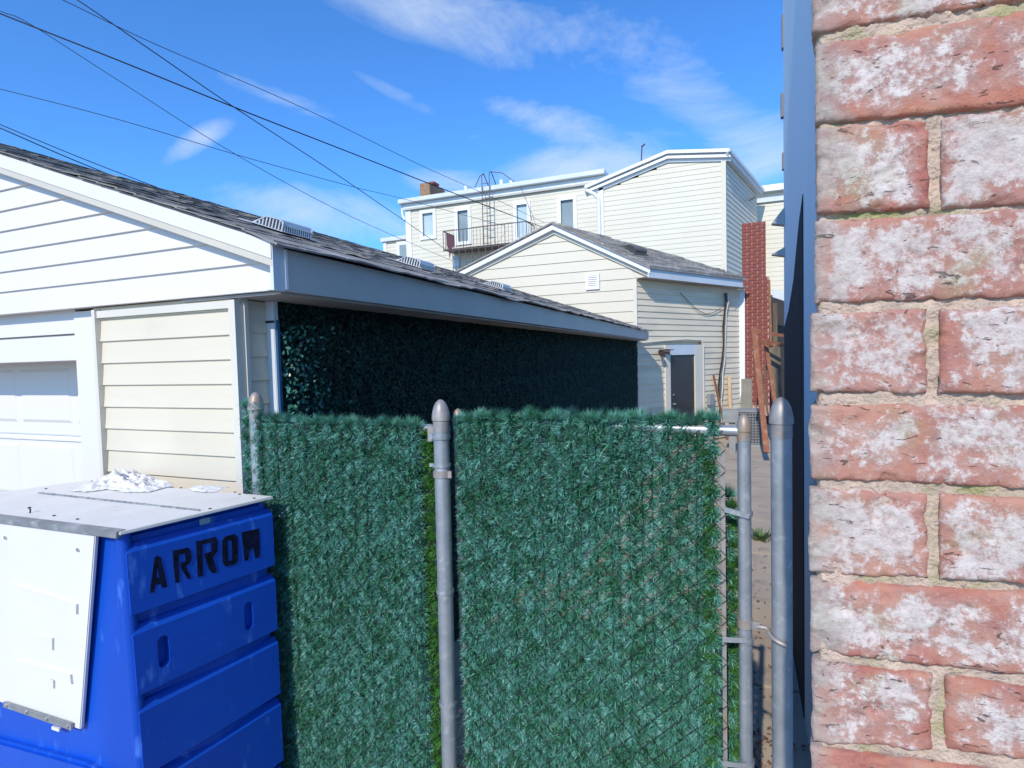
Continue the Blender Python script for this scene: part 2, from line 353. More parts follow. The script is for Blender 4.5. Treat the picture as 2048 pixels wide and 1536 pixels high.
# wall over and beside the door, white trim
xd = onY(167, 750, YD).x                       # right jamb of the door opening
zd = onY(167, 719, YD).z
xw0 = xs0-.028; 
MB().box(xd, xw0-.002, YD-.03, YD+.3, .02, onY(170, 624, YD).z).build('door_trim', M['white_vinyl'], GA)
xq = onY(161, 670, YD-.01).x
MB().box(XR-.4, xd-.001, YD+.012, YD+.28, zd-.001, ZB-.004).build('door_header', M['white_vinyl'], GA)
zm1 = onY(0, 681, YD).z; zm2 = onY(0, 682, YD).z
zmid = (onY(80, 674, YD).z)
MB().box(XR-.4, xd-.002, YD-.012, YD+.010, zd-.002, zmid-.004).build('header_board', M['white_vinyl'], GA)
MB().box(XR-.4, xd-.003, YD-.020, YD+.010, zmid+.006, onY(0, 642, YD).z+.04).build('header_board', M['white_vinyl'], GA)
GD = thing('x', (0,0,0), None, None); bpy.data.objects.remove(GD)
YDD = YD+.27
xdl = XR-.1
dr = MB().box(xdl-.02, xd+.03, YDD, YDD+.04, .02, zd+.04).build('garage_door', M['white_vinyl'], GA)
def raised(x0, x1, z0, z1):
    a = MB(); d = .008
    a.hexa([(x0, YDD+.001, z0), (x1, YDD+.001, z0), (x1, YDD+.001, z1), (x0, YDD+.001, z1)], [(x0+.02, YDD-d, z0+.02), (x1-.02, YDD-d, z0+.02), (x1-.02, YDD-d, z1-.02), (x0+.02, YDD-d, z1-.02)])
    a.build('raised_panel', M['white_vinyl'], dr)
zj = onY(90, 865, YDD).z
ph = (onY(90, 790, YDD).z-zj)*1.5
zsec = zj; secs = []
while zsec > .1: secs.append(zsec); zsec -= .46
secs.insert(0, zj+.46)
for sz in secs:
    MB().box(xdl, xd+.028, YDD-.006, YDD-.0005, sz-.012, sz-.004).build('section_joint', M['alu_light'], dr)
    MB().box(xdl, xd+.028, YDD-.010, YDD-.0005, sz-.045, sz-.030).build('section_rib', M['white_vinyl'], dr)
    x = xd-.02
    for i in range(4):
        raised(x-.50, x-.01, sz-.40, sz-.07); x -= .54
# roof deck + shingles
rd = MB()
rd.hexa([(XE+.012, YG-.03, ZE-.020), (XE+.012, YEND+.03, ZE-.020), (XR, YEND+.03, roofz(XR)-.016), (XR, YG-.03, roofz(XR)-.016)],
        [(XE+.012, YG-.03, ZE-.006), (XE+.012, YEND+.03, ZE-.006), (XR, YEND+.03, roofz(XR)-.002), (XR, YG-.03, roofz(XR)-.002)])
rd.hexa([(XR, YG-.03, roofz(XR)-.016), (XR, YEND+.03, roofz(XR)-.016), (2*XR-XE, YEND+.03, ZE-.016), (2*XR-XE, YG-.03, ZE-.016)],
        [(XR, YG-.03, roofz(XR)-.002), (XR, YEND+.03, roofz(XR)-.002), (2*XR-XE, YEND+.03, ZE-.002), (2*XR-XE, YG-.03, ZE-.002)])
rd.build('roof_deck', M['shingle_edge'], GA)
ca = math.cos(math.atan(SL)); rn = V((math.sin(math.atan(SL)), 0, ca))   # roof normal (up, to the alley)
dn_ = V((ca, 0, -math.sin(math.atan(SL))))
def tabmesh(mb, y0, y1, row, lift, first=False):
    s0 = row*.13                                     # distance up the slope from the eave
    e = (.045 if first else 0)
    base = V((XE, 0, ZE)) - dn_*s0
    segs = 3; th = .0035
    lo = []; hi = []
    for i in range(segs+1):
        y = y0+(y1-y0)*i/segs
        cu = lift*.5*(1+.5*math.sin(i*2.1+y*5))+(.02*noise.noise(V((y*1.5, row*3.1, 0))) if first else 0)
        f = base+dn_*(e+.004+.008*noise.noise(V((y*4, row, 2)))*(2 if first else 1))+rn*(.0025+cu); f.y = y
        if first: f.z -= .020+.013*noise.noise(V((y*2.3, 1, 7)))+.006*noise.noise(V((y*9, 3, 7)))
        bk = base-dn_*.14+rn*.001; bk.y = y
        lo.append((f, bk))
    vs = []
    for f, bk in lo:
        vs += [f, f+rn*(th if not first else .008), bk+rn*th, bk]
    fs = []
    for i in range(segs):
        a, b = i*4, i*4+4
        fs += [(a, b, b+1, a+1), (a+1, b+1, b+2, a+2), (a+3, a, b, b+3)[::-1]]
    fs += [(0,1,2,3), (segs*4+3, segs*4+2, segs*4+1, segs*4)]
    mb.add(vs, fs)
rows = int((XE-XR)/ca/.13)
tabs = []
for r in range(rows):
    y = YG-.05-random.random()*.12
    while y < YEND+.04:
        y2 = min(y+random.choice((.16, .2, .24, .3)), YEND+.05)
        tabs.append((max(y, YG-.05), y2, r)); y = y2+.004
tabs.sort(key=lambda t: t[0]*1.0+t[2]*.10)
rest = MB()
for i, (a, b, r) in enumerate(tabs):
    l_ = random.choice((.001, .003, .006, .012))*(1.4 if r == 0 else 1)
    if i < 290:
        q = MB(); tabmesh(q, a, b, r, l_, r == 0); q.build('shingle', M['shingle_edge'] if (r == 0 or random.random() < .25) else M['shingle'], GA)
    else: tabmesh(rest, a, b, r, l_, r == 0)
tag(rest.build('shingles', M['shingle'], GA), kind='stuff')
# roof vents
def vent(parent, c, s=1.0, dark=False, down=dn_, nrm=rn, m_=None):
    m_ = m_ or M['vent_alu']; y = nrm.cross(down).normalized()*-1
    if y.y < 0 and abs(y.y) > .5: y = -y
    o = V(c); w2, l2, h = .20*s, .20*s, .115*s
    P = lambda a, b, z: o+down*a+y*b+nrm*z
    body = MB(); prof = [(l2, 0), (l2, .06*s), (l2*.86, h*.93), (l2*.65, h), (-l2*.2, h*.95), (-l2, .01)]
    n_ = len(prof)
    body.prism([P(a, -w2+.008, z) for a, z in prof], y*(2*w2-.016))
    v = body.build('roof_vent', M['vent_dark'] if not dark else M['dark_iron'], parent)
    hood = MB()
    hp = [(l2*.98, .075*s), (l2*.86, h), (l2*.62, h*1.06), (-l2*.2, h*1.0), (-l2*1.02, .012), (-l2*1.02, .002), (-l2*.2, h*.94), (l2*.6, h*.98), (l2*.82, h*.9), (l2*.93, .06*s)]
    hood.prism([P(a, -w2-.002, z) for a, z in hp], y*(2*w2+.004)); hood.build('vent_hood', m_, v)
    MB().hexa([P(l2+.05, -w2-.05, .008), P(l2+.05, w2+.05, .008), P(-l2-.05, w2+.05, .008), P(-l2-.05, -w2-.05, .008)],
              [P(l2+.05, -w2-.05, .011), P(l2+.05, w2+.05, .011), P(-l2-.05, w2+.05, .011), P(-l2-.05, -w2-.05, .011)]).build('vent_flange', m_, v)
    sl_ = MB(); k_ = 13
    for i in range(k_):
        b_ = -w2+.012+(2*w2-.024)*i/(k_-1)
        sl_.hexa([P(l2-.002, b_-.007*s, .01), P(l2+.006, b_-.007*s, .01), P(l2+.006, b_+.007*s, .01), P(l2-.002, b_+.007*s, .01)],
                 [P(l2*.9, b_-.007*s, .08*s), P(l2*.98, b_-.007*s, .08*s), P(l2*.98, b_+.007*s, .08*s), P(l2*.9, b_+.007*s, .08*s)])
    for sd_ in (-1, 1):
        for i in range(9):
            a_ = -l2*.75+l2*1.7*i/8; hh = h*.93*min(1, (a_+l2)/(l2*.9)) if a_ < 0 else h*.93
            b_ = sd_*w2
            sl_.hexa([P(a_-.008*s, b_-.004, .01), P(a_+.008*s, b_-.004, .01), P(a_+.008*s, b_+.004, .01), P(a_-.008*s, b_+.004, .01)],
                     [P(a_-.008*s, b_-.004, hh), P(a_+.008*s, b_-.004, hh), P(a_+.008*s, b_+.004, hh), P(a_-.008*s, b_+.004, hh)])
    sl_.build('vent_louvres', m_, v); return v
XV = XE-.72
for px_ in (566, 829, 992):
    d = ray(px_, 500); y_ = XV/d.x*d.y
    vent(GA, V((XV, y_, roofz(XV)+.008)), .56)

# ------------------------------------------------------------------ leafy screen on the garage side
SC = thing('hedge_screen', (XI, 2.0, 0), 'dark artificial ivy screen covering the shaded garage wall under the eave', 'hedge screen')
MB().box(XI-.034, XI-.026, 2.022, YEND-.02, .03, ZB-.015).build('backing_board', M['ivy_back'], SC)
pxl, pxr = onY(533, 700, 1.975).x, onY(550.5, 700, 1.975).x
MB().box(pxl, pxr, 1.975, 2.003, .02, ZB-.012).build('end_post', M['alu_light'], SC, bevel=.003)
MB().box(pxl-.002, pxr+.002, 1.972, 1.9745, ZB-.112, ZB-.102).build('post_strap', M['cable'], SC)
MB().box(pxr+.001, pxr+.007, 1.985, 2.0, .02, ZB-.10).build('edge_strip', M['navy'], SC)
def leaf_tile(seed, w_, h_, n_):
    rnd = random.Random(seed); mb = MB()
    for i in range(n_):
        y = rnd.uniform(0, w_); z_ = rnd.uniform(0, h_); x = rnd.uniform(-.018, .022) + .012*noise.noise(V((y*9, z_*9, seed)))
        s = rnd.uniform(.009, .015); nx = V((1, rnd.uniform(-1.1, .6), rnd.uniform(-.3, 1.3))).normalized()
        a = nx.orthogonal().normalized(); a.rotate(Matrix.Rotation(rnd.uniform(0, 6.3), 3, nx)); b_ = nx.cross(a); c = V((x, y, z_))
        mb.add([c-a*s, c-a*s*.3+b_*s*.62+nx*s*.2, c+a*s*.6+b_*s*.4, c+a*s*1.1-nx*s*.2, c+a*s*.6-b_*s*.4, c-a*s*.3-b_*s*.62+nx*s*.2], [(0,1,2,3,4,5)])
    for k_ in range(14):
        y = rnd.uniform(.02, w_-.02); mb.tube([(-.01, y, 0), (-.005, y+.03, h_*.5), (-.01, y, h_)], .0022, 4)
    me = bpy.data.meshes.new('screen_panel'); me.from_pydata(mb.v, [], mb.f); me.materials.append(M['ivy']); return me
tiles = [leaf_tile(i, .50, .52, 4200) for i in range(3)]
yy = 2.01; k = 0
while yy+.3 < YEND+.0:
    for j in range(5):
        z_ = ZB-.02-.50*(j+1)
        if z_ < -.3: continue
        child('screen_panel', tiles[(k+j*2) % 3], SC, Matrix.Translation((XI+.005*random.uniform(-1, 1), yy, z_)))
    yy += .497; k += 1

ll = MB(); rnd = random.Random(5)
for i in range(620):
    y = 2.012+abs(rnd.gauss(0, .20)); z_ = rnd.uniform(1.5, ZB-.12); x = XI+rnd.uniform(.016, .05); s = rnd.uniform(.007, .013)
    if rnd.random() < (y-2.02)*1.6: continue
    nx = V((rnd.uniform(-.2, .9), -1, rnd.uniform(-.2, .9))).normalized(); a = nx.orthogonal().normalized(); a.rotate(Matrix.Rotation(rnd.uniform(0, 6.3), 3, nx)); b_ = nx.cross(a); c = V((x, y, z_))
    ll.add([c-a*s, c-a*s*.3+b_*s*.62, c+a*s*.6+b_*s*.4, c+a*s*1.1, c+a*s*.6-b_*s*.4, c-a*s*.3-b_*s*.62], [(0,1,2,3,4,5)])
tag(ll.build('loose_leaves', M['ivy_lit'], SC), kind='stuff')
# ------------------------------------------------------------------ chain link fence, woven garlands
YF = 1.67
ZC = onY(884, 797, YF).z                        # cap top
def garland(seed, h_, dens, m_idx, spread=.034):
    rnd = random.Random(seed); mb = MB(); mb.tube([(0, 0, 0), (.002, 0, h_/2), (0, 0, h_)], .0016, 4, mi=1)
    n_ = int(h_*dens); ph = seed % 8/8.0; p_ = .060; nz_t = int(h_/p_)
    for i in range(n_):
        if rnd.random() < .74: z_ = (rnd.randrange(nz_t)+ph+rnd.gauss(.5, .16))*p_; big_ = 1.0
        else: z_ = rnd.uniform(0, h_); big_ = .8
        if not 0 < z_ < h_: continue
        a = rnd.uniform(0, 2*math.pi)
        L_ = spread*rnd.uniform(.45, 1.1)*big_; el = rnd.gauss(.12, .30)
        d = V((math.cos(a)*math.cos(el), math.sin(a)*math.cos(el)*.9, math.sin(el)))
        tip = V((rnd.uniform(-.2, .2), rnd.uniform(-.2, .2), rnd.uniform(-.45, .10)))
        s = d.cross(V((rnd.uniform(-1, 1), rnd.uniform(-1, 1), rnd.uniform(-1, 1)))).normalized()*.00125*rnd.uniform(.7, 1.3)
        p0 = V((rnd.uniform(-.003, .003), 0, z_)); p1 = p0+d*L_*.55; p2 = p0+(d+tip).normalized()*L_
        mb.add([p0-s, p0+s, p1+s, p2, p1-s], [(0,1,2,4), (4,2,3)])
    # tuft at the head
    for i in range(260):
        a = rnd.uniform(0, 2*math.pi); el = rnd.uniform(.2, 1.5); L_ = spread*rnd.uniform(.7, 1.45)
        d = V((math.cos(a)*math.cos(el), math.sin(a)*math.cos(el), math.sin(el))); s = d.orthogonal().normalized()*.001
        p0 = V((0, 0, h_-.02)); mb.add([p0-s, p0+s, p0+d*L_], [(0,1,2)])
    me = bpy.data.meshes.new('garland'); me.from_pydata(mb.v, [], mb.f); me.materials.append(M['needles_green'] if m_idx else M['needles']); me.materials.append(M['stem'])
    me.polygons.foreach_set('material_index', mb.mi); return me
ZF = onY(1100, 846, YF).z-.012                  # head of the garlands
GH = ZF-.05
gar = [garland(i, GH, 4000, 0) for i in range(8)]
gar_g = [garland(50+i, GH, 3000, 1, .028) for i in range(2)]
def weave(parent, x0, x1, step, ztop, green_at=(), wx=0.):
    x = x0; k_ = 0
    while x <= x1:
        zt_ = ztop(x)+random.uniform(-.006, .006)
        ph = ((.05+x-wx-(zt_-GH))/.060) % 1        # tufts sit in the openings, the grooves follow the wires
        me = gar[int(ph*8+.5) % 8]
        mw = Matrix.Translation((x+random.uniform(-.002, .002), YF+random.uniform(-.004, .006), zt_-GH))@Matrix.Rotation(random.uniform(0, 6.3), 4, 'Z')@Matrix.Rotation(random.uniform(-.006, .006), 4, 'Y')
        child('garland', me, parent, mw); x += step; k_ += 1
    for x in green_at:
        child('garland', gar_g[k_ % 2], parent, Matrix.Translation((x, YF+.004, ztop(x)-GH-.03))@Matrix.Rotation(k_*1.3, 4, 'Z')); k_ += 1
def mesh_wires(parent, x0, x1, z0, z1, m_):
    mb = MB(); p = .060; r = .0012; h = z1-z0; w_ = x1-x0
    k_ = -int(h/p)-2
    def seg(xa, za, xb, zb):
        # clip to the rectangle
        t0, t1 = 0., 1.; dx, dz = xb-xa, zb-za
        for q_, s_ in ((-dx, xa-x0), (dx, x1-xa), (-dz, za-z0), (dz, z1-za)):
            if abs(q_) < 1e-9: 
                if s_ < 0: return
                continue
            t = s_/q_
            if q_ < 0: t0 = max(t0, t)
            else: t1 = min(t1, t)
        if t1-t0 < 1e-3: return
        n_ = max(2, int((t1-t0)*h/.06))
        pts = []
        for i in range(n_+1):
            t = t0+(t1-t0)*i/n_; sgn = 1 if xb > xa else -1
            pts.append((xa+dx*t, YF-.017+.003*math.sin(i*math.pi)+sgn*.0015, za+dz*t))
        mb.tube(pts, r*(1.05 if xb > xa else .65), 4, cap=False)
    k2 = 0
    while k_*p < w_+h:
        seg(x0+k_*p, z0, x0+k_*p+h, z1); k_ += 1
    k_ = 0
    while k_*p < w_+h+p:
        seg(x0+k_*p, z0, x0+k_*p-h, z1); k_ += 1
    return mb.build('wire_mesh', m_, parent)
def cap_profile(r): return [(r*1.0, -.05), (r*1.04, -.05), (r*1.04, -.012), (r*1.16, -.010), (r*1.16, .004), (r*1.06, .02), (r*.92, .036), (r*.62, .052), (r*.3, .060), (0.0005, .0625)]
def lathe(mb, c, prof, n=20, mi=0):
    vs = []; fs = []
    for r_, z_ in prof:
        for k_ in range(n): a = 2*math.pi*k_/n; vs.append((c[0]+r_*math.cos(a), c[1]+r_*math.sin(a), c[2]+z_))
    for i in range(len(prof)-1):
        for k_ in range(n): fs.append((i*n+k_, i*n+(k_+1)%n, (i+1)*n+(k_+1)%n, (i+1)*n+k_))
    return mb.add(vs, fs, mi)
def post(parent, x, y, ztop, r, lean=0, name='post', capname='post_cap'):
    """pipe with a bullet cap; ztop is the cap's tip"""
    k_ = r/.027; zc = ztop-.0625*k_
    MB().tube([(x+lean, y, -.05), (x+lean*.5, y, zc/2), (x, y, zc-.012*k_)], r, 24).build(name, M['galv'], parent, smooth=True)
    c_ = MB(); lathe(c_, (x, y, zc), [(a, b*k_) for a, b in cap_profile(r)], 24); c_.build(capname, M['galv_old'], parent, smooth=True)
def band(parent, x, y, z_, r, h=.018, m_=None, ear=1, nm='tension_band'):
    mb = MB(); lathe(mb, (x, y, z_), [(r+.0005, -h/2), (r+.003, -h/2), (r+.0035, 0), (r+.003, h/2), (r+.0005, h/2)], 24)
    if ear: mb.box(x+ear*(r-.004), x+ear*(r+.014), y-.012, y-.006, z_-h/2, z_+h/2)
    return mb.build(nm, m_ or M['galv_old'], parent, smooth=True)
xl_, xm_, xr_ = onY(509, 800, YF).x, onY(884, 860, YF-.03).x, onY(1562.5, 900, YF-.02).x
FE = thing('chain_link_fence', (xm_, YF, 0), 'fixed chain link fence section woven with green needle garlands between garage and steel post', 'fence')
post(FE, xm_, YF-.035, ZC, .0255, lean=-.012)
post(FE, xl_, YF+.005, onY(509, 784, YF).z, .0255)
zr = ZF-.02
MB().tube([(xl_, YF+.03, zr), (xm_-.01, YF+.03, zr)], .017, 12).build('top_rail', M['galv'], FE, smooth=True)
xL0 = onY(492, 900, YF).x
mesh_wires(FE, xL0, xm_-.02, .05, ZF+.004, M['wire_green'])
ztl = lambda x: ZF+.010 + (.05 if x < xl_+.02 else 0)+ .012*math.exp(-((x-xl_)/.12)**2)
weave(FE, xL0+.012, xm_-.098, .0265, ztl, wx=xL0, green_at=(xm_-.082, xm_-.068, xm_-.054, xm_-.042))
for py_, m_, h_, e_ in ((873, M['galv'], .016, -1), (947, M['galv_old'], .022, 1), (930, M['galv'], .012, -1), (1180, M['galv'], .014, 0), (1402, M['galv'], .014, 0)):
    p = onY(884, py_, YF-.035); band(FE, xm_-.012*(1-p.z/ZC), YF-.035, p.z, .0262, h_, m_, e_)
MB().box(xm_-.055, xm_-.02, YF-.03, YF-.022, onY(860, 868, YF).z-.02, onY(860, 868, YF).z+.03).build('rail_bracket', M['galv_old'], FE)
# gate
xg0, xg1 = onY(918, 900, YF+.045).x, onY(1488, 900, YF).x
GT = thing('chain_link_gate', (xg0, YF, 0), 'chain link gate woven with green needle garlands in a round steel frame', 'gate')
zg0, zg1 = onY(918, 817, YF+.045).z, onY(1490, 828, YF).z
post(GT, xg0, YF+.045, zg0, .0165, name='upright', capname='frame_cap'); post(GT, xg1, YF, zg1, .0175, name='upright', capname='frame_cap')
zra = onY(935, 842, YF+.03).z; zrb = onY(1460, 862, YF).z
MB().tube([(xg0, YF+.04, zra), (xg1, YF+.002, zrb)], .0150, 16).build('top_rail', M['galv'], GT, smooth=True)
MB().tube([(xg0, YF+.04, .16), (xg1, YF+.002, .16)], .0150, 16).build('bottom_rail', M['galv'], GT, smooth=True)
xb_ = onY(1447, 1100, YF-.012).x
MB().box(xb_-.0055, xb_+.0055, YF-.012, YF-.008, .1, onY(1447, 898, YF).z).build('tension_bar', M['galv_old'], GT)
mesh_wires(GT, xm_+.035, xb_+.008, .05, ZF+.004, M['wire_green'])
weave(GT, xm_+.048, xb_-.012, .0240, lambda x: ZF+.034+.016*(x-xm_)/1.5+.004*math.sin(x*9), wx=xm_+.035)
for x in (xb_+.012, xb_+.022, xb_+.040): child('garland', gar_g[0] if x > xb_+.013 else gar[1], GT, Matrix.Translation((x, YF+.05, ZF-GH-.14-(x-xb_)*3)))
child('garland', gar_g[1], GT, Matrix.Translation((xb_-.035, YF-.008, ZF-GH-.05)))
for (xa_, ya_), (xb2, yb2) in (((1449, 1019), (1499, 1033)), ((1446, 1279), (1494, 1281)), ((1444, 1527), (1492, 1532))):
    a, b = onY(xa_, ya_, YF-.022), onY(xb2, yb2, YF-.024)
    MB().bar(a, b, .003, .014).build('brace_band', M['galv'], GT)
    band(GT, xg1, YF, (a.z+b.z)/2-.004, .0178, .014, M['galv'], 0, 'brace_collar')
# gate post and latch
GP = thing('gate_post', (xr_, YF-.02, 0), 'thick galvanised post with bullet cap at the right of the gate', 'post')
rr = .0275
rp = (onY(1584, 1100, YF-.02).x-onY(1541, 1100, YF-.02).x)/2
post(GP, xr_, YF-.02, onY(1560, 794, YF-.02).z, rp)
LT = thing('gate_latch', (xg1, YF, onY(1500, 1250, YF).z), 'galvanised fork latch joining gate upright and thick post', 'latch')
zl = onY(1490, 1245, YF).z
l1 = MB(); lathe(l1, (xg1, YF, zl), [(.0178, -.012), (.021, -.012), (.021, .012), (.0178, .012)], 20); l1.box(xg1+.016, xg1+.036, YF-.012, YF-.004, zl-.011, zl+.011)
l1.build('hinge_collar', M['galv_old'], LT, smooth=True)
zl2 = onY(1550, 1262, YF-.05).z
arc = []
for i in range(11):
    a = math.pi*(1.0+i/10*.62); arc.append((xr_+(rp+.008)*math.cos(a), YF-.02+(rp+.008)*math.sin(a), zl-.004-(.020*i/10)))
l2 = MB().tube([(xg1+.034, YF-.014, zl), (xr_-rp-.012, YF-.02, zl+.002)]+arc, .0055, 10); l2.build('fork_arm', M['galv_old'], LT, smooth=True)
l3 = MB(); l3.tube([(xg1+.028, YF-.018, zl+.001), (xg1+.028, YF+.001, zl+.001)], .006, 8); l3.build('bolt', M['galv'], LT, smooth=True)

# ------------------------------------------------------------------ blue container
ZT = 1.567
c1 = onZ(240, 1063, ZT); c2 = onZ(545, 992, ZT)
fr = V((-1.0, -.02, 0)).normalized()           # front face runs to the left
c3 = c1+fr*1.15; c4 = c2+fr*1.05
BI = thing('storage_bin', (c1.x, c1.y, 0), 'large blue plastic bin stencilled ARROW with white lid and door beside the green fence', 'bin')
u = (c2-c1); LW = u.length; u.normalize(); nA = V((u.y, -u.x, 0))     # outward normal of the lettered face
nF = V((fr.y, -fr.x, 0)); nF = nF if nF.y < 0 else -nF
FL = .045                                       # flare towards the foot
def lev(z_, inset=0):
    k_ = (ZT-z_)/ZT*FL*2.0
    a = c1+nA*(k_-inset)-nF*inset*.6; b_ = c2-nA*inset; 
    return [V((a.x, a.y, z_)), V((b_.x, b_.y, z_)), V((c4.x, c4.y, z_)), V((c3.x, c3.y, z_))]
body = MB().hexa(lev(.03, .030), lev(ZT-.012, .030))
bo = body.build('body', M['blue_plastic'], BI, bevel=.018, smooth=True)
def zA(x, y): return onP(x, y, c2, nA).z
def faceP(s, z_, d):                            # s: 0..LW along the lettered face
    k_ = (ZT-z_)/ZT*FL*2.0; f = 1-s/LW
    return V((c1.x, c1.y, z_))+u*s+nA*(d+k_*f)+nF*(k_*f*.0)
def rib(z0, z1, s0=.012, holes=()):
    # raised band with sloped shoulder on top; optional rounded slots cut through
    d = .0; sh = .022
    s1 = LW-.003
    if holes:
        outl = [faceP(s0, z0, d), faceP(s1, z0, d), faceP(s1, z1-sh, d), faceP(s0, z1-sh, d)]
        hs_ = []
        for (sc, zc, sw, shh) in holes:
            lp = []
            for i in range(16):
                a = 2*math.pi*i/16; lp.append(faceP(sc+sw*math.cos(a), zc+(shh-sw)*(1 if math.sin(a) > 0 else -1)*(1 if abs(math.sin(a)) > 1e-6 else 0)+sw*math.sin(a), d))
            hs_.append(lp)
        mb = holed(outl, hs_, -nA*.028)
    else:
        mb = MB().hexa([faceP(s0, z0, -.028), faceP(s1, z0, -.028), faceP(s1, z0, d), faceP(s0, z0, d)], [faceP(s0, z1-sh, -.028), faceP(s1, z1-sh, -.028), faceP(s1, z1-sh, d), faceP(s0, z1-sh, d)])
    mb.hexa([faceP(s0, z1-sh+.0002, -.028), faceP(s1, z1-sh+.0002, -.028), faceP(s1, z1-sh+.0002, d), faceP(s0, z1-sh+.0002, d)],
            [faceP(s0+.03, z1, -.028), faceP(s1, z1, -.028), faceP(s1, z1, -.024), faceP(s0+.03, z1, -.024)])
    return mb.build('moulded_band', M['blue_plastic'], BI)
zz_ = [zA(543, y) for y in (1019, 1132, 1153, 1264, 1281, 1396, 1408, 1530)]
rib(zz_[1], zz_[0])
# slots
def sz(x, y): p = onP(x, y, c2, nA); return (p-c1).dot(u), p.z
s_a, z_a = sz(322, 1300); s_b, z_b = sz(496, 1231)
ht = abs(zA(322, 1268)-zA(322, 1331))/2
rib(zz_[3], zz_[2], holes=((s_a, z_a, .018, ht), (s_b, z_b, .017, ht)))
rib(zz_[5], zz_[4]); rib(zz_[7]-.01, zz_[6])
rib(zz_[7]-.25, zz_[7]-.04); rib(.06, zz_[7]-.29)
# rounded corner column between the faces
cc = MB()
for i in range(1): cc.tube([lev(.03, .012)[0]+V((-.012, .014, 0)), lev(ZT-.012, .012)[0]+V((-.012, .014, 0))], [.022, .020], 20)
cc.build('corner_column', M['blue_plastic'], BI, smooth=True)
# front face frame & white door
def front(x, y, off=.0):                        # point on the front plane (offset outwards)
    return onP(x, y, c1+nF*(off+.0), nF)
fz = [front(x, y, -.004) for x, y in ((-160, 1440), (150, 1500), (262, 1600), (262, 1080), (-160, 1010))]
dpts = [front(x, y, .006) for x, y in ((-120, 1370), (0, 1405), (160, 1460), (190, 1068), (-120, 1030))]
dm = holed(dpts, [], -nF*.014); do_ = dm.build('door', M['white_plastic'], BI, bevel=.003)
def slab(pts, off, th, nm, m_, par, bev=.003):
    q = [front(x, y, off) for x, y in pts]; return MB().prism(q, -nF*th).build(nm, m_, par, bevel=bev)
slab([(20, 1196), (152, 1228), (152, 1209), (20, 1168)], .013, .010, 'moulded_ridge', M['white_plastic'], do_, 0)
slab([(32, 1340), (142, 1368), (140, 1350), (32, 1322)], .013, .010, 'moulded_ridge', M['white_plastic'], do_, 0)
slab([(74, 1292), (104, 1300), (104, 1277), (74, 1271)], .012, .010, 'moulded_boss', M['white_plastic'], do_, 0)
slab([(74, 1368), (106, 1377), (106, 1362), (90, 1350), (74, 1352)], .012, .010, 'moulded_boss', M['white_plastic'], do_, 0)
st = slab([(6, 1404), (6, 1414), (142, 1461), (142, 1448)], .017, .006, 'hinge_strip', M['zinc'], BI, 0)
for x, y in ((12, 1411), (52, 1424), (92, 1438), (134, 1453)):
    p = front(x, y, .019); lathe_mb = MB(); lathe_mb.tube([p-nF*.002, p+nF*.003], .0055, 10); lathe_mb.build('screw', M['chrome'], st, smooth=True)
for x, y in ((12, 1075), (157, 1099)):
    p = front(x, y, .006); MB().tube([p-nF*.002, p+nF*.004], .006, 10).build('screw', M['chrome'], do_, smooth=True)
slab([(103, 1453), (118, 1458), (118, 1464), (103, 1459)], .012, .006, 'paper_tag', M['cloth'], BI, 0)
# blue side jamb and sill framing the door
slab([(-160, 1440), (170, 1530), (262, 1600), (250, 1640), (-160, 1560)], .010, .04, 'front_sill', M['blue_plastic'], BI, .01)
# lid
lz = ZT
Lc = [c1+nA*.006+nF*.003, c2+nA*.003+u*.000, c4+u*.010, c3+nF*.003]
MB().hexa([V((p.x, p.y, lz-.010)) for p in Lc], [V((p.x, p.y, lz)) for p in Lc]).build('lid', M['lid_white'], BI, bevel=.0015)
# front hinge strip of the lid, and seam strip
a, b_ = c1+nF*.001+V((0, 0, .002)), c3+nF*.001+V((0, 0, .002))
hsn = MB(); sx = (b_-a).normalized(); dwn = V((0, 0, -1))
hsn.hexa([a-sx*.002+nF*.002+dwn*.020, b_+nF*.002+dwn*.020, b_+nF*.012+dwn*.020, a-sx*.002+nF*.012+dwn*.020], [a-sx*.002-nF*.02, b_-nF*.02, b_+nF*.012, a-sx*.002+nF*.012])
hsn.build('lid_edge_strip', M['zinc'], BI, bevel=.0015)
a, b_ = onZ(78, 987, lz), onZ(400, 1022, lz)
sm = MB(); n = 26
for i in range(n):
    p, q = a+(b_-a)*i/n, a+(b_-a)*(i+.93)/n
    sm.bar(p+V((0, 0, .002)), q+V((0, 0, .002+.001*random.random())), .008, .005)
sm.build('seam_strip', M['zinc'], BI)
for x, y in ((92, 978), (184, 963), (362, 976), (479, 989), (494, 988), (508, 997), (420, 1018), (108, 1032), (155, 1039), (58, 1016), (470, 985)):
    p = onZ(x, y, lz); MB().tube([p, p+V((0, 0, .003))], .0045, 8).build('bolt_head', M['rust_dot'], BI, smooth=True)
p = onZ(60, 1026, lz); MB().tube([p, p+V((.004, 0, .012)), p+V((-.006, 0, .018)), p+V((.006, 0, .020))], .0025, 6).build('latch_pin', M['dark_iron'], BI, smooth=True)
# sticker above the lettering
q = [onP(x, y, c1, nA)+nA*-.022 for x, y in ((399, 1039), (420, 1034), (421, 1049), (400, 1054))]
q = [onP(x, y, c2-nA*.026, nA) for x, y in ((399, 1039), (420, 1034), (421, 1049), (400, 1054))]
MB().prism(q, -nA*.002).build('sticker', mat('sticker', (.16, .30, .40), .5, (.30, .42, .48), 300), BI)
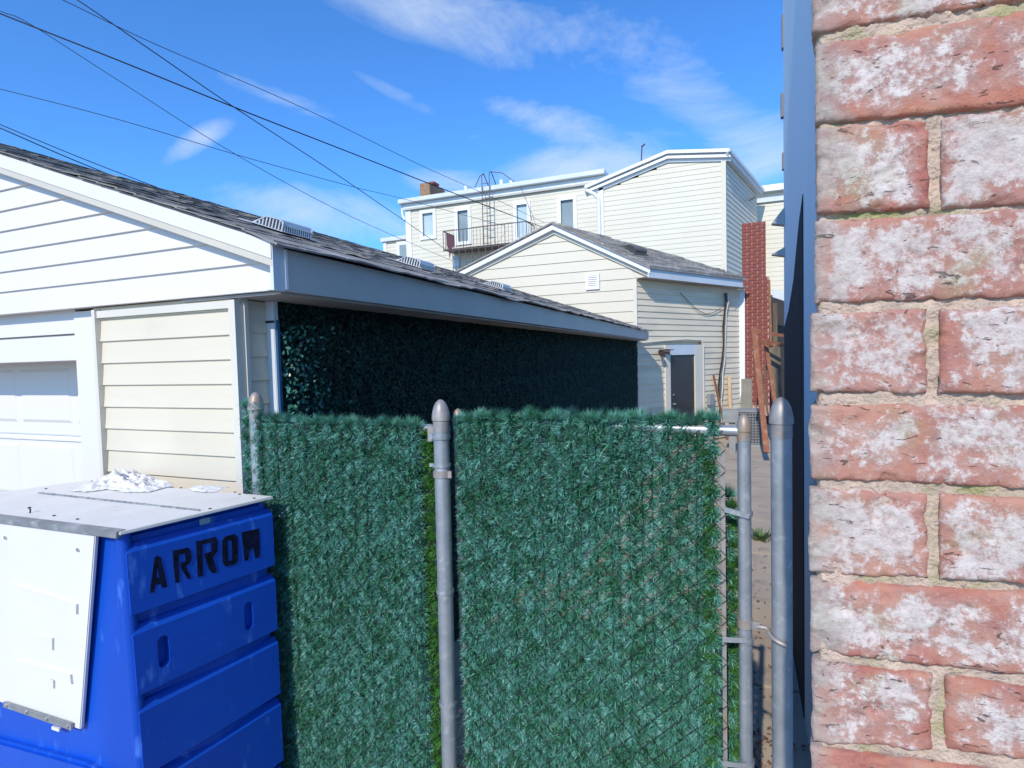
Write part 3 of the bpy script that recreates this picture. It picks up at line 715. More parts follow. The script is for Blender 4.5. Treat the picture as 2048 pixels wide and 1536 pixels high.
# stencilled word
def zp(x, y): return onP(280+x/7.314, 1020+y/7.314, c2+nA*.0, nA)
def nearface(p):
    s = (p-c1).dot(u); return faceP(s, p.z, .0008)
polys = {'A': [[(120,1200),(205,685),(250,668),(238,820),(222,985),(205,1090),(182,1195)], [(250,668),(292,690),(378,1112),(306,1135),(285,1065),(268,985),(242,820)], [(222,985),(268,985),(286,1066),(204,1092)]],
 'R': [[(470,592),(552,578),(552,700),(560,1045),(500,1060),(478,800)], [(552,578),(690,548),(730,590),(655,630),(552,655)], [(655,630),(730,590),(740,660),(735,735),(655,745)], [(655,745),(735,735),(700,790),(640,815),(590,842),(578,775)], [(590,842),(650,806),(728,985),(680,1005)]],
 'R2': [[(812,455),(905,440),(905,960),(832,975),(822,700)], [(905,440),(1090,392),(1128,440),(1035,470),(905,505)], [(1035,470),(1128,440),(1125,600),(1035,608)], [(935,640),(1035,608),(1125,600),(1052,690),(960,735)], [(960,735),(1050,690),(1110,880),(1092,910),(1045,918),(990,850)]],
 'O': [[(1200,760),(1195,450),(1240,388),(1275,455),(1282,745),(1240,822)], [(1240,388),(1380,350),(1425,400),(1335,440),(1275,455)], [(1335,440),(1425,400),(1425,735),(1370,795),(1342,738)], [(1282,745),(1342,738),(1370,795),(1240,822)]],
 'W': [[(1480,328),(1560,310),(1600,440),(1600,590),(1572,730),(1525,742),(1508,560)], [(1560,310),(1652,290),(1650,545),(1600,595),(1600,440)], [(1652,290),(1742,268),(1750,640),(1735,690),(1685,702),(1650,545)]]}
for nm_, ps in polys.items():
    mb = MB()
    for k_, pl in enumerate(ps):
        mb.prism([nearface(zp(*p)) for p in pl], -nA*.002)
    mb.build('stencil_letter', M['paint_black'], BI)
# rag and folded paper on the lid
def cloth(name, cx, cy, pts, h, label, m_, seed=1, nx=46, ny=34):
    """crumpled sheet lying on the lid: irregular outline traced around pts on the lid plane"""
    q = [onZ(x, y, lz) for x, y in pts]; c = sum(q, V((0,0,0)))/len(q); mb = MB(); vs = []; fs = []; rings = 30; seg_ = 140
    for r_ in range(rings+1):
        for k_ in range(seg_):
            t = k_/seg_*len(q); i = int(t); f = t-i; e = q[i % len(q)].lerp(q[(i+1) % len(q)], f); p = c.lerp(e, r_/rings)
            nn = abs(noise.noise(V((p.x*20, p.y*30, seed))))*1.5+abs(noise.noise(V((p.x*44, p.y*34, seed+5))))*.35
            zz = lz+.003+h*(1-(r_/rings)**3)*(.30+nn+.25*noise.noise(V((p.x*60, p.y*90, seed+2))))*(0.55+.9*max(0, noise.noise(V((p.x*10, p.y*10, seed+9)))+.35))
            if r_ == rings: zz = lz+.002+.005*abs(noise.noise(V((p.x*70, p.y*70, 1))))
            vs.append((p.x+.006*noise.noise(V((p.x*60, p.y*60, 3))), p.y+.006*noise.noise(V((p.y*60, p.x*60, 4))), zz))
    for r_ in range(rings):
        for k_ in range(seg_): fs.append((r_*seg_+k_, r_*seg_+(k_+1) % seg_, (r_+1)*seg_+(k_+1) % seg_, (r_+1)*seg_+k_))
    mb.add(vs, fs); o = mb.build(name, m_, None, smooth=True)
    for p in o.data.polygons: p.use_smooth = True
    return tag(o, label, 'cloth')
cloth('rag', 0, 0, [(140, 984), (190, 962), (235, 950), (268, 944), (295, 950), (320, 962), (350, 972), (325, 978), (300, 985), (255, 986), (215, 980), (175, 985)], .034, 'crumpled white rag heaped on the bin lid', M['cloth'])
cloth('glove', 0, 0, [(375, 978), (395, 972), (430, 973), (458, 977), (435, 984), (410, 986), (388, 984)], .008, 'thin flat white cloth lying right of the crumpled rag on the lid', M['cloth'], 4)

# ------------------------------------------------------------------ low middle building
YM = 11.75
MC = onY(1271, 600, YM)
ME = onY(1480, 700, 15.15)                      # far end of the oblique side wall
MBD = thing('low_building', (MC.x, YM, 0), 'low cream building with front gable, grey shingles and a dark door in its side wall', 'building')
pk = onY(1108, 449, YM); el_ = onY(918, 545, YM); er = onY(1279, 545, YM)
zl0 = onY(1271, 556, YM).z
slm = (pk.z-el_.z)/(pk.x-el_.x)
XMr = er.x; XMc = MC.x; XMl = onY(896, 558, YM).x
slr = (pk.z-er.z)/(er.x-pk.x)
wz = lambda x: pk.z-(slr*(x-pk.x) if x > pk.x else slm*(pk.x-x))
uM = V((ME.x-MC.x, ME.y-MC.y, 0)); LM = uM.length; uM.normalize(); nM = V((uM.y, -uM.x, 0))
pA, pB = V((XMc, YM, 0)), V((ME.x, ME.y, 0))
_sf = -(pA.y+nM.y*.30-(YM-.10))/uM.y
XMr = pA.x+uM.x*(_sf-.02)+nM.x*.34; slr = (pk.z+.02-(zl0+.202))/(XMr-pk.x)
MB().hexa([(XMl, YM+.03, 0), (XMc-.03, YM+.03, 0), (ME.x-.03, ME.y, 0), (XMl, ME.y+2, 0)], [(XMl, YM+.03, zl0), (XMc-.03, YM+.03, zl0), (ME.x-.03, ME.y, zl0), (XMl, ME.y+2, zl0)]).build('wall', M['tan_vinyl'], MBD)
MB().prism([(XMl+.02, YM+.031, zl0+.01), (XMr-.06, YM+.031, zl0+.01), (XMr-.06, YM+.031, wz(XMr-.06)-.06), (pk.x, YM+.031, pk.z-.06), (XMl+.02, YM+.031, wz(XMl)-.04)], (0, .2, 0)).build('gable_wall', M['cream_far'], MBD)
hm = (onY(1200, 600, YM).z-onY(1200, 626, YM).z)  # lap height on the gable
hm = .222
z_ = zl0-hm*10
hgt = pk.z-.10
RHM = .17
while z_ < pk.z-RHM-.03:
    z1_ = z_+hm
    f = lambda zz: min(XMc-.02, pk.x+(pk.z-RHM-zz)/slr)
    g_ = lambda zz: max(XMl+.02, pk.x-(pk.z-RHM-zz)/slm)
    if z_ > .1: lap(MBD, M['cream_far'], (0, YM+.03, 0), (1,0,0), (0,-1,0), z_, min(z1_, pk.z-RHM), g_(z_), f(z_), min(g_(z1_), pk.x-.01), max(f(z1_), pk.x+.01), .02)
    z_ = z1_
for nm, m_, t0, t1, y0, y1 in (('rake_board', M['trim_white'], .0, .125, YM-.10, YM+.0), ('rake_trim', M['trim_cream'], .125, .20, YM-.02, YM+.02)):
    for sg in (1, -1):
        xe_ = XMr if sg > 0 else XMl
        MB().prism([(pk.x-.0005*sg, y0, pk.z-t0), (xe_, y0, wz(xe_)-t0), (xe_, y0, wz(xe_)-t1), (pk.x-.0005*sg, y0, pk.z-t1)], (0, y1-y0, 0)).build(nm, m_, MBD)
MB().box(XMc-.045, XMc+.03, YM-.015, YM+.05, 0, zl0-.01).build('corner_post', M['trim_cream'], MBD)
# vent in the gable
va, vb = onY(1171, 548, YM-.02), onY(1199, 578, YM-.02)
gv = holed([V((va.x, YM-.03, va.z)), V((vb.x, YM-.03, va.z)), V((vb.x, YM-.03, vb.z)), V((va.x, YM-.03, vb.z))], [[V((va.x+.05, YM-.03, va.z-.05)), V((vb.x-.05, YM-.03, va.z-.05)), V((vb.x-.05, YM-.03, vb.z+.05)), V((va.x+.05, YM-.03, vb.z+.05))]], (0, .03, 0)).build('gable_vent', M['trim_white'], MBD)
MB().box(va.x+.045, vb.x-.045, YM-.006, YM-.001, vb.z+.045, va.z-.045).build('vent_backing', M['vent_dark'], gv)
for i in range(6):
    zz = vb.z+.07+(va.z-vb.z-.13)*i/5
    MB().hexa([(va.x+.05, YM-.03, zz-.02), (vb.x-.05, YM-.03, zz-.02), (vb.x-.05, YM-.022, zz-.02), (va.x+.05, YM-.022, zz-.02)], [(va.x+.05, YM-.014, zz+.012), (vb.x-.05, YM-.014, zz+.012), (vb.x-.05, YM-.006, zz+.012), (va.x+.05, YM-.006, zz+.012)]).build('vent_slat', M['trim_white'], gv)
# side wall laps
zdoor = CAMZ-.01
def sM(x, y, off=0): p = onP(x, y, pA+nM*off, nM); return (p-pA).dot(uM), p.z
d0, _ = sM(1338, 760); d1, zdt = sM(1387, 709); f0, zft = sM(1328, 690); f1, _ = sM(1402, 760)
_, za1 = sM(1290, 700); hs2 = (sM(1440, 640)[1]-sM(1440, 650.6)[1])*1.0
hs2 = .126
z_ = .06
while z_ < zl0-.03:
    z1_ = min(z_+hs2, zl0-.0)
    if z_ < zft-.01:
        lap(MBD, M['tan_vinyl'], pA, uM, nM, z_, z1_, .03, f0, .03, f0, .020); lap(MBD, M['tan_vinyl'], pA, uM, nM, z_, z1_, f1, LM, f1, LM, .020)
    else: lap(MBD, M['tan_vinyl'], pA, uM, nM, z_, z1_, .03, LM, .03, LM, .020)
    z_ = z1_
QM = lambda s, z, d: V((pA.x, pA.y, z))+uM*s+nM*d
def mbox(s0, s1, z0, z1, da, db): return MB().hexa([QM(s0, z0, da), QM(s1, z0, da), QM(s1, z0, db), QM(s0, z0, db)], [QM(s0, z1, da), QM(s1, z1, da), QM(s1, z1, db), QM(s0, z1, db)])
mbox(f0-.01, d0, .0, zft, .0, .045).build('door_casing', M['trim_cream'], MBD)
mbox(d1, f1+.01, .0, zft, .0, .045).build('door_casing', M['trim_cream'], MBD)
mbox(d0+.001, d1-.001, zdt, zft, .0, .043).build('door_head', M['alu_light'], MBD)
dd = mbox(d0+.002, d1-.002, .03, zdt-.003, .0, .012).build('door', M['door_black'], MBD)
for zz, ww in ((.98, .10), (1.18, .04)):
    p = QM(d0+.08, zz, .03); MB().bar(p, p+uM*ww, .035, .035).build('door_handle' if ww > .05 else 'door_lock', M['chrome'], dd, bevel=.006)
MB().tube([QM(f0-.9, zft+.04, .04), QM(f0, zft+.09, .045), QM((f0+f1)/2, zft+.12, .05), QM(f1-.05, zft+.10, .05), QM(f1+.03, zft-.03, .05), QM(f1+.03, .1, .05)], .018, 8).build('conduit', M['trim_cream'], MBD, smooth=True)
# eave of the side wall
ov = .30
zfb, zff = zl0-.02, zl0+.19
q0, q1 = QM(0, 0, ov), QM(LM+.0, 0, ov)
y_f = YM-.10
sfrom = -(pA.y+nM.y*ov-y_f)/uM.y
mb = MB().hexa([QM(sfrom, zfb, ov), QM(LM-.36, zfb, ov), QM(LM-.36, zfb, ov-.03), QM(sfrom, zfb, ov-.03)], [QM(sfrom, zff, ov), QM(LM-.36, zff, ov), QM(LM-.36, zff, ov-.03), QM(sfrom, zff, ov-.03)])
mb.build('fascia', M['alu_light'], MBD)
mbox(.0, LM-.02, zl0-.012, zl0-.002, .022, ov-.032).build('soffit', M['soffit_dark'], MBD)
# roof (ridge runs back from the gable peak)
e0 = QM(sfrom-.02, zff+.012, ov+.04); e1 = QM(LM-.30, zff+.012, ov+.04)
pk0 = V((pk.x, YM-.14, pk.z+.03)); ridge_end = pk0.lerp(e1, .62)+V((0, .25, .05))
def quadroof(a, b, c, d, nm, m_, rowsn, par):
    mb = MB(); nv = V((0,0,1))
    for r in range(rowsn):
        t0, t1 = r/rowsn, (r+1)/rowsn
        p0, p1 = a.lerp(d, t0), b.lerp(c, t0); p2, p3 = b.lerp(c, t1), a.lerp(d, t1)
        n_ = max(6, int((p1-p0).length/.3)); off = (r % 2)*.5
        for i in range(-1, n_):
            s0, s1 = max(0, (i+off)/n_), min(1, (i+off+.97)/n_)
            if s1 <= s0: continue
            l_ = random.choice((.004, .01, .02, .03))
            A, B = p0.lerp(p1, s0), p0.lerp(p1, s1); C_, D_ = p3.lerp(p2, s1), p3.lerp(p2, s0)
            mb.hexa([A-nv*.01, B-nv*.01, C_-nv*.01, D_-nv*.01], [A+nv*(.012+l_), B+nv*(.012+l_), C_+nv*.004, D_+nv*.004])
    return tag(mb.build(nm, m_, par), kind='stuff')
quadroof(e0, e1, ridge_end, pk0, 'shingles', M['shingle'], 13, MBD)
lw0 = V((XMl-.05, YM-.14, wz(XMl)+.01)); lw1 = V((XMl-.05, ridge_end.y, wz(XMl)+.01))
MB().hexa([pk0-V((0,0,.03)), ridge_end-V((0,0,.03)), lw1-V((0,0,.03)), lw0-V((0,0,.03))], [pk0, ridge_end, lw1, lw0]).build('roof_deck', M['shingle'], MBD)
MB().hexa([pk0-V((0,0,.05)), ridge_end-V((0,0,.05)), e1-V((0,0,.05)), e0-V((0,0,.05))], [pk0-V((0,0,.02)), ridge_end-V((0,0,.02)), e1-V((0,0,.02)), e0-V((0,0,.02))]).build('roof_deck', M['shingle_edge'], MBD)
rnm = (e1-e0).cross(pk0-e0).normalized(); rnm = rnm if rnm.z > 0 else -rnm
pv = onP(1268, 503, e0, rnm); dwn_m = (e0-pk0); dwn_m = (dwn_m-uM*dwn_m.dot(uM)).normalized()
vent(MBD, pv+rnm*.02, .9, True, dwn_m, rnm, M['vent_dark'])
# wall lamp
s_, z_ = sM(1318, 704)
WL = thing('wall_lamp', QM(s_, z_, .04), 'black twin security lamp on the siding left of the dark door', 'lamp')
MB().tube([QM(s_, z_, .02), QM(s_, z_, .07)], .055, 12).build('mounting_plate', M['dark_iron'], WL, smooth=True)
for sg, dz in ((-1, -.02), (1, .02)):
    a = QM(s_+.03*sg, z_+dz, .08); b_ = a+uM*.10*sg+nM*.10+V((0,0,-.03))
    MB().tube([a, b_], [.03, .055], 12).build('lamp_head', M['dark_iron'], WL, smooth=True)
MB().bar(QM(s_+.05, z_+.05, .1), QM(s_+.26, z_+.04, .16), .08, .015).build('lamp_visor', M['dark_iron'], WL)
# hanging cables on the side wall
def px_path(pts, d, r, nm, m_, par, n=8):
    return MB().tube([(lambda q: QM(q[0], q[1], d))(sM(x, y, d)) for x, y in pts], r, n).build(nm, m_, par, smooth=True)
for k_, (o_, r_) in enumerate(((0, .028), (3.5, .016), (-2.5, .012))):
    px_path([(1452+o_, 586), (1453+o_, 604), (1450+o_*.6, 625), (1448+o_, 655), (1448+o_*.5, 690), (1446+o_, 720), (1442+o_, 745), (1440+o_*1.5, 775), (1441+o_*.3, 800), (1440+o_, 845)], .06+.02*k_, r_, 'cable', (M['cable_grey'], M['trim_cream'], M['cable'])[k_], MBD)
px_path([(1360, 585), (1378, 604), (1395, 620), (1412, 628), (1428, 625), (1442, 616)], .05, .008, 'cable', M['cable_grey'], MBD, 5)
px_path([(1480, 560), (1476, 575), (1467, 586)], .25, .008, 'cable', M['cable_grey'], MBD, 5)
s_, z_ = sM(1416, 798)
mbox(s_-.09, s_+.09, z_-.14, z_+.12, .02, .12).build('meter_box', M['ac_grey'], MBD, bevel=.006)
px_path([(1413, 815), (1418, 850)], .05, .02, 'conduit', M['ac_grey'], MBD)
for nm, pts, r_, m_, lb in (('wood_stick', [(1427, 750), (1440, 845)], .025, M['rust_steel'], 'thin reddish stick leaning on the siding right of the grey box'),
                            ('wood_batten', [(1458, 753), (1460, 822)], .045, M['new_wood'], 'pale new wooden batten standing against the siding near the chimney')):
    a = QM(*sM(*pts[0], .06), .06); b_ = QM(*sM(*pts[1], .12), .12); b_ = a+(b_-a)*2.2; b_.z = max(b_.z, .03)
    tag(MB().bar(a, b_, r_*1.6, r_*1.2).build(nm, m_), lb, 'stick')
# white end board
wb = [onY(x, y, ME.y-.05) for x, y in ((1470.5, 580), (1489.5, 578), (1490, 757), (1482, 790), (1476, 822), (1471, 822))]
tag(MB().prism(wb, (0, .05, 0)).build('end_board', M['trim_white']), 'tall white painted board closing the wall beside the brick chimney', 'board')

# ------------------------------------------------------------------ brick chimney of the low building
YC = 15.2
CH = thing('brick_chimney', (onY(1508, 800, YC).x, YC, 0), 'tall red brick chimney with a stepped base rising beside the low building', 'chimney')
xa, xb2 = onY(1484, 500, YC).x, onY(1531.5, 500, YC).x
zt_, zs_, zb_ = onY(1507, 444, YC).z, onY(1507, 553, YC).z, onY(1507, 757, YC).z
xbw = onY(1539, 600, YC).x
dC = .5
MB().box(xa+.012, xb2-.012, YC+.012, YC+dC-.012, .5, zt_-.01).build('mortar_core', M['chimney_mortar'], CH)
MB().box(xa+.012, xbw-.012, YC+.0125, YC+dC+.1, .5, zs_-.02).build('mortar_core', M['chimney_mortar'], CH)
ch = .078
def brickme(l, h, d, nm='brick', m_=None):
    mb = MB().box(0, l, 0, d, 0, h); me = bpy.data.meshes.new(nm); me.from_pydata(mb.v, [], mb.f); me.materials.append(m_ or M['chimney_brick']); return me
nc = int((zt_-zb_)/ch)+9; cache = {}
for c_ in range(nc):
    z_ = zt_-(c_+1)*ch; wide = z_ < zs_-.02
    x0_, x1_ = xa, (xbw if wide else xb2)
    st_ = x0_ + (0 if c_ % 2 == 0 else -.11); x = st_
    while x < x1_-.02:
        l = .215; a = max(x, x0_); b_ = min(x+l, x1_)
        x += l+.014
        if b_-a < .04: continue
        key = round(b_-a, 2); pr = .0
        if key not in cache: cache[key] = brickme(b_-a-.0, ch-.014, .10)
        o = child('brick', cache[key], CH, Matrix.Translation((a, YC-.004-random.random()*.005, z_)))
    l = dC
side = MB()
for c_ in range(nc):
    z_ = zt_-(c_+1)*ch; X_ = xbw if z_ < zs_-.02 else xb2; y = YC+.105-(c_ % 2)*.06
    while y < YC+dC:
        side.box(X_-.02, X_+.003, max(y, YC+.104), min(y+.2, YC+dC), z_, z_+ch-.014); y += .214
tag(side.build('side_bricks', M['chimney_brick'], CH), kind='stuff')
MB().box(xa-.04, onY(1504, 800, YC).x+.0, YC-.12, YC-.01, 0, zb_).build('rendered_base', M['concrete_grey'], CH, bevel=.01)
MB().box(xa+.0, xbw-.1, YC-.008, YC+dC, 0, .498).build('footing', M['concrete_grey'], CH)
# condenser units
pc = onZ(1500, 893, .02)
AC = thing('air_conditioner', pc, 'round cornered grey condenser unit with wire guard standing by the chimney', 'air conditioner')
h_ = onY(1500, 822, pc.y).z; w_ = (onY(1526, 870, pc.y).x-onY(1474, 870, pc.y).x)/2
MB().box(pc.x-w_+.03, pc.x+w_-.03, pc.y+.03, pc.y+.7, .03, h_-.04).build('coil_core', M['vent_dark'], AC, bevel=.05)
MB().box(pc.x-w_, pc.x+w_, pc.y-.0, pc.y+.72, h_-.04, h_).build('top_cover', M['ac_grey'], AC, bevel=.015)
MB().box(pc.x-w_, pc.x+w_, pc.y-.0, pc.y+.72, 0, .06).build('base_pan', M['ac_grey'], AC, bevel=.01)
gw = MB()
for i in range(9): x = pc.x-w_+.02+(2*w_-.04)*i/8; gw.bar((x, pc.y+.005, .06), (x, pc.y+.005, h_-.04), .012, .012)
for i in range(12): z_ = .08+(h_-.14)*i/11; gw.bar((pc.x-w_+.01, pc.y+.004, z_), (pc.x+w_-.01, pc.y+.004, z_), .012, .012)
gw.build('wire_guard', M['ac_grey'], AC)
p2 = onZ(1459, 905, .02)
CB = thing('utility_cabinet', V((p2.x, 12.2, 0)), 'plain grey utility box on a stand left of the round condenser', 'cabinet')
a_, b2_ = onY(1445, 820, 12.2), onY(1477, 846, 12.2)
MB().box(a_.x, b2_.x, 12.2, 12.5, b2_.z, a_.z).build('box', M['ac_grey'], CB, bevel=.01)
MB().box(a_.x+.12, b2_.x-.06, 12.25, 12.4, 0, b2_.z+.002).build('stand', M['ac_grey'], CB)
# rusty frame leaning against the alley wall, and an old board
RF = thing('rusty_frame', onZ(1530, 905, 0), 'rust coloured steel frame leaning between chimney and blue wall', 'frame')
yr = 11.6
P_ = lambda x, y, Y=yr: onY(x, y, Y)
MB().bar(P_(1507, 656, 12.6), P_(1533, 905, 11.4), .10, .05).build('long_rail', M['rust_steel'], RF)
MB().bar(P_(1532, 690, 12.7), P_(1549, 805, 12.2), .07, .05).build('long_rail', M['rust_steel'], RF)
MB().bar(P_(1511, 662, 12.6), P_(1567, 671, 12.2), .05, .05).build('cross_rail', M['rust_steel'], RF)
MB().bar(P_(1515, 683, 12.6), P_(1567, 690, 12.2), .05, .08).build('cross_rail', M['rust_steel'], RF)
MB().bar(P_(1538, 560, 14.8), P_(1542, 690, 14.8), .09, .05).build('upright', M['rust_steel'], RF)
tag(MB().prism([P_(1533, 697, 13.0), P_(1560, 690, 13.0), P_(1566, 850, 12.6), P_(1548, 850, 12.6)], (0, .04, 0)).build('leaning_board', M['old_wood']), 'old brown plywood board leaning behind the rusty frame', 'board')
for pts in (((1534, 730), (1512, 815)), ((1527, 770), (1536, 830))):
    tag(MB().bar(P_(*pts[0], 12.9), P_(*pts[1], 12.9), .06, .04).build('timber_offcut', M['old_wood']), 'dark timber offcut leaning in front of the grey chimney base' if pts[0][0] > 1530 else 'short pale timber offcut beside the long rusty rail', 'timber')
# little lean-to right of the chimney
LN = thing('lean_to', onY(1555, 800, 16.5), 'dark open lean-to with white fascia between chimney and blue wall', 'shed')
q = [onY(x, y, 16.4) for x, y in ((1545, 578), (1600, 590), (1600, 612), (1545, 594))]
MB().prism(q, (0, .05, 0)).build('fascia', M['alu_light'], LN)
MB().prism([onY(x, y, 17.6) for x, y in ((1520, 590), (1610, 590), (1610, 900), (1520, 900))], (0, .1, 0)).build('back_wall', M['door_black'], LN)
MB().prism([onY(x, y, 16.45) for x, y in ((1546, 606), (1555, 606), (1555, 830), (1546, 830))], (0, .12, 0)).build('post', M['old_wood'], LN)
# ------------------------------------------------------------------ tall house behind
YH, YB = 26.0, 22.0
TH = thing('tall_house', onY(1000, 700, YH), 'tall cream sided house with white cornice and fire escape behind the low building', 'house')
def hw(pts, Y, th, nm, m_, par=TH, holes=(), bev=0): return holed([onY(x, y, Y) for x, y in pts], [[onY(x, y, Y) for x, y in h] for h in holes], (0, th, 0)).build(nm, m_, par, bevel=bev)
def rect_n(a, b, Y):                             # axis-aligned rectangle in the wall from two opposite pixel corners
    p, q = onY(*a, Y), onY(*b, Y); return p.x, q.x, q.z, p.z
def far_laps(par, x0, x1, z0, z1, Y, hh, m_, topfn=None, u_=None, holes=()):
    mb = MB(); z_ = z0
    while z_ < z1:
        t = min(z_+hh, z1); segs_ = [(x0, x1)]
        for (a, b, c, d) in holes:
            if t > c and z_ < d:
                ns = []
                for s0, s1 in segs_:
                    if a > s0: ns.append((s0, min(a, s1)))
                    if b < s1: ns.append((max(b, s0), s1))
                segs_ = [s for s in ns if s[1] > s[0]]
        for s0, s1 in segs_:
            if topfn: s0b, s1b = max(s0, topfn(t)[0]), min(s1, topfn(t)[1])
            else: s0b, s1b = s0, s1
            if s1b <= s0b: continue
            mb.hexa([(s0b, Y-.022, z_), (s1b, Y-.022, z_), (s1b, Y+.01, z_), (s0b, Y+.01, z_)], [(s0b, Y-.008, t), (s1b, Y-.008, t), (s1b, Y+.01, t), (s0b, Y+.01, t)])
        z_ += hh
    return tag(mb.build('siding_laps', m_, par), kind='stuff')
xl0 = onY(815, 500, YH).x; xr0 = onY(1205, 420, YH).x; ztop = onY(1000, 382, YH).z; zbot = 3.0
wins = [((846, 428), (868, 471), 'p'), ((916, 423), (938, 482), 'g'), ((1034, 411), (1056, 474), 'p'), ((1122, 402), (1148, 466), 'g')]
hol = []
for a, b, k_ in wins:
    x0_, x1_, z0_, z1_ = rect_n(a, b, YH); hol.append((x0_, x1_, z0_, z1_, k_))
pts = [V((xl0, YH, zbot)), V((xr0, YH, zbot)), V((xr0, YH, ztop)), V((xl0, YH, ztop))]
holed(pts, [[V((a, YH, c)), V((b, YH, c)), V((b, YH, d)), V((a, YH, d))] for a, b, c, d, _ in hol], (0, .25, 0)).build('wall', M['cream_far'], TH)
far_laps(TH, xl0+.1, xr0, zbot, ztop-.35, YH, .21, M['cream_far'], holes=[h[:4] for h in hol])
for a, b, c, d, k_ in hol:
    e = .17; wf = holed([V((a-e, YH-.08, c-e)), V((b+e, YH-.08, c-e)), V((b+e, YH-.08, d+e)), V((a-e, YH-.08, d+e))], [[V((a, YH-.08, c)), V((b, YH-.08, c)), V((b, YH-.08, d)), V((a, YH-.08, d))]], (0, .10, 0)).build('window', M['trim_white'], TH)
    MB().box(a-.02, b+.02, YH+.06, YH+.08, c-.02, d+.02).build('pane', M['glass_pale'] if k_ == 'p' else M['glass_grey'], wf)
    MB().box(a+.01, b-.01, YH+.02, YH+.058, (c+d)/2-.03, (c+d)/2+.03).build('meeting_rail', M['trim_white'], wf) if k_ == 'x' else None
MB().box(xl0-.02, xl0+.30, YH-.07, YH+.02, zbot, ztop-.3).build('corner_board', M['trim_white'], TH)
zc = ztop
MB().box(xl0-.25, xr0+.2, YH-.40, YH+.6, zc-.02, zc+.20).build('cornice', M['alu_light'], TH, bevel=.02)
MB().box(xl0-.1, xr0+.2, YH-.16, YH-.001, zc-.24, zc-.03).build('frieze_board', M['trim_white'], TH)
MB().box(xl0-.1, xr0+.2, YH-.16, YH-.12, zc-.33, zc-.245).build('frieze_lip', M['alu_grey'], TH)
MB().tube([(xl0-.18, YH-.1, zc), (xl0-.18, YH-.1, zc-.5), (xl0-.05, YH-.1, zc-.8)], .06, 8).build('downspout', M['trim_white'], TH, smooth=True)
# body behind the wall
MB().box(xl0+.05, xr0+3, YH+.26, YH+8, 0, zc-.03).build('house_body', M['cream_far'], TH)
# lower wing to the left
xw0_, xw1_ = onY(768, 480, YH+3).x, onY(830, 480, YH+3).x; zw = onY(790, 482, YH+3).z
MB().box(xw0_, xw1_, YH+3, YH+6, 0, zw).build('left_wing', M['cream_far'], TH)
MB().box(xw0_-.12, xw1_, YH+2.8, YH+6.1, zw, zw+.22).build('wing_cornice', M['alu_light'], TH)
MB().box(xw0_-.02, xw0_+.2, YH+2.93, YH+3.0, 0, zw-.01).build('corner_board', M['trim_white'], TH)
far_laps(TH, xw0_+.2, xw1_, 4, zw-.1, YH+3, .21, M['cream_far'])
wa = rect_n((798, 489), (820, 515), YH+2.9)
wf = MB().box(wa[0]-.15, wa[1], YH+2.86, YH+2.94, wa[2], wa[3]+.15).build('window', M['trim_white'], TH)
MB().box(wa[0]+.05, wa[1], YH+2.84, YH+2.858, wa[2], wa[3]-.05).build('pane', M['glass_grey'], wf)
# roof-top chimney and pipes
ca_, cb_ = onY(840, 398, YH+1), onY(859, 364, YH+1)
rc = MB().box(ca_.x, cb_.x, YH+1, YH+2.7, zc, cb_.z).build('rooftop_chimney', M['tan_brick'], TH, bevel=.02)
MB().box(ca_.x+.1, cb_.x+.1, YH+1.3, YH+1.9, cb_.z, cb_.z+.12).build('chimney_pot', M['chimney_brick'], rc, bevel=.02)
for x, y0, y1, m_ in ((1003, 372, 360, 'trim_white'), (1023, 371, 361, 'trim_white'), (1202, 350, 341, 'dark_iron'), (1208, 349, 341, 'trim_white'), (932, 378, 372, 'trim_white')):
    a, b = onY(x, y0, YH+1.5), onY(x, y1, YH+1.5); MB().tube([(a.x, YH+1.5, zc), (a.x, YH+1.5, b.z)], .10, 8).build('vent_pipe', M[m_], TH, smooth=True)
# protruding box with bent roofline
bp = [(1201, 377), (1336, 320), (1448, 319)]
P3 = [onY(x, y, YB) for x, y in bp]
xbl, xbr = P3[0].x, P3[2].x
def tops(x): 
    if x < P3[1].x: return P3[0].z+(P3[1].z-P3[0].z)*(x-P3[0].x)/(P3[1].x-P3[0].x)
    return P3[1].z+(P3[2].z-P3[1].z)*(x-P3[1].x)/(P3[2].x-P3[1].x)
bw = [V((xbl, YB, 3)), V((xbr, YB, 3)), P3[2], P3[1], P3[0]]
sE = onY(1513, 410, 27.5)                         # far end of the box's receding side
uS = V((sE.x-xbr, sE.y-YB, 0)); LS = uS.length; uS.normalize(); nS = V((uS.y, -uS.x, 0))
MB().prism(bw, (0, .3, 0)).build('box_wall', M['cream_far'], TH)
slopeb = (P3[1].z-P3[0].z)/(P3[1].x-P3[0].x)
def tf(z): return (xbl if z < P3[0].z else P3[0].x+(z-P3[0].z)/slopeb, xbr)
far_laps(TH, xbl+.12, xbr-.08, 3, P3[1].z-.03, YB, .185, M['cream_far'], topfn=tf)
MB().box(xbr-.10, xbr+.06, YB-.07, YB+.06, 3, P3[2].z-.02).build('corner_board', M['cream_far'], TH)
MB().box(xbl-.05, xbl+.12, YB-.08, YB+.02, 3, P3[0].z+.0).build('corner_board', M['trim_white'], TH)
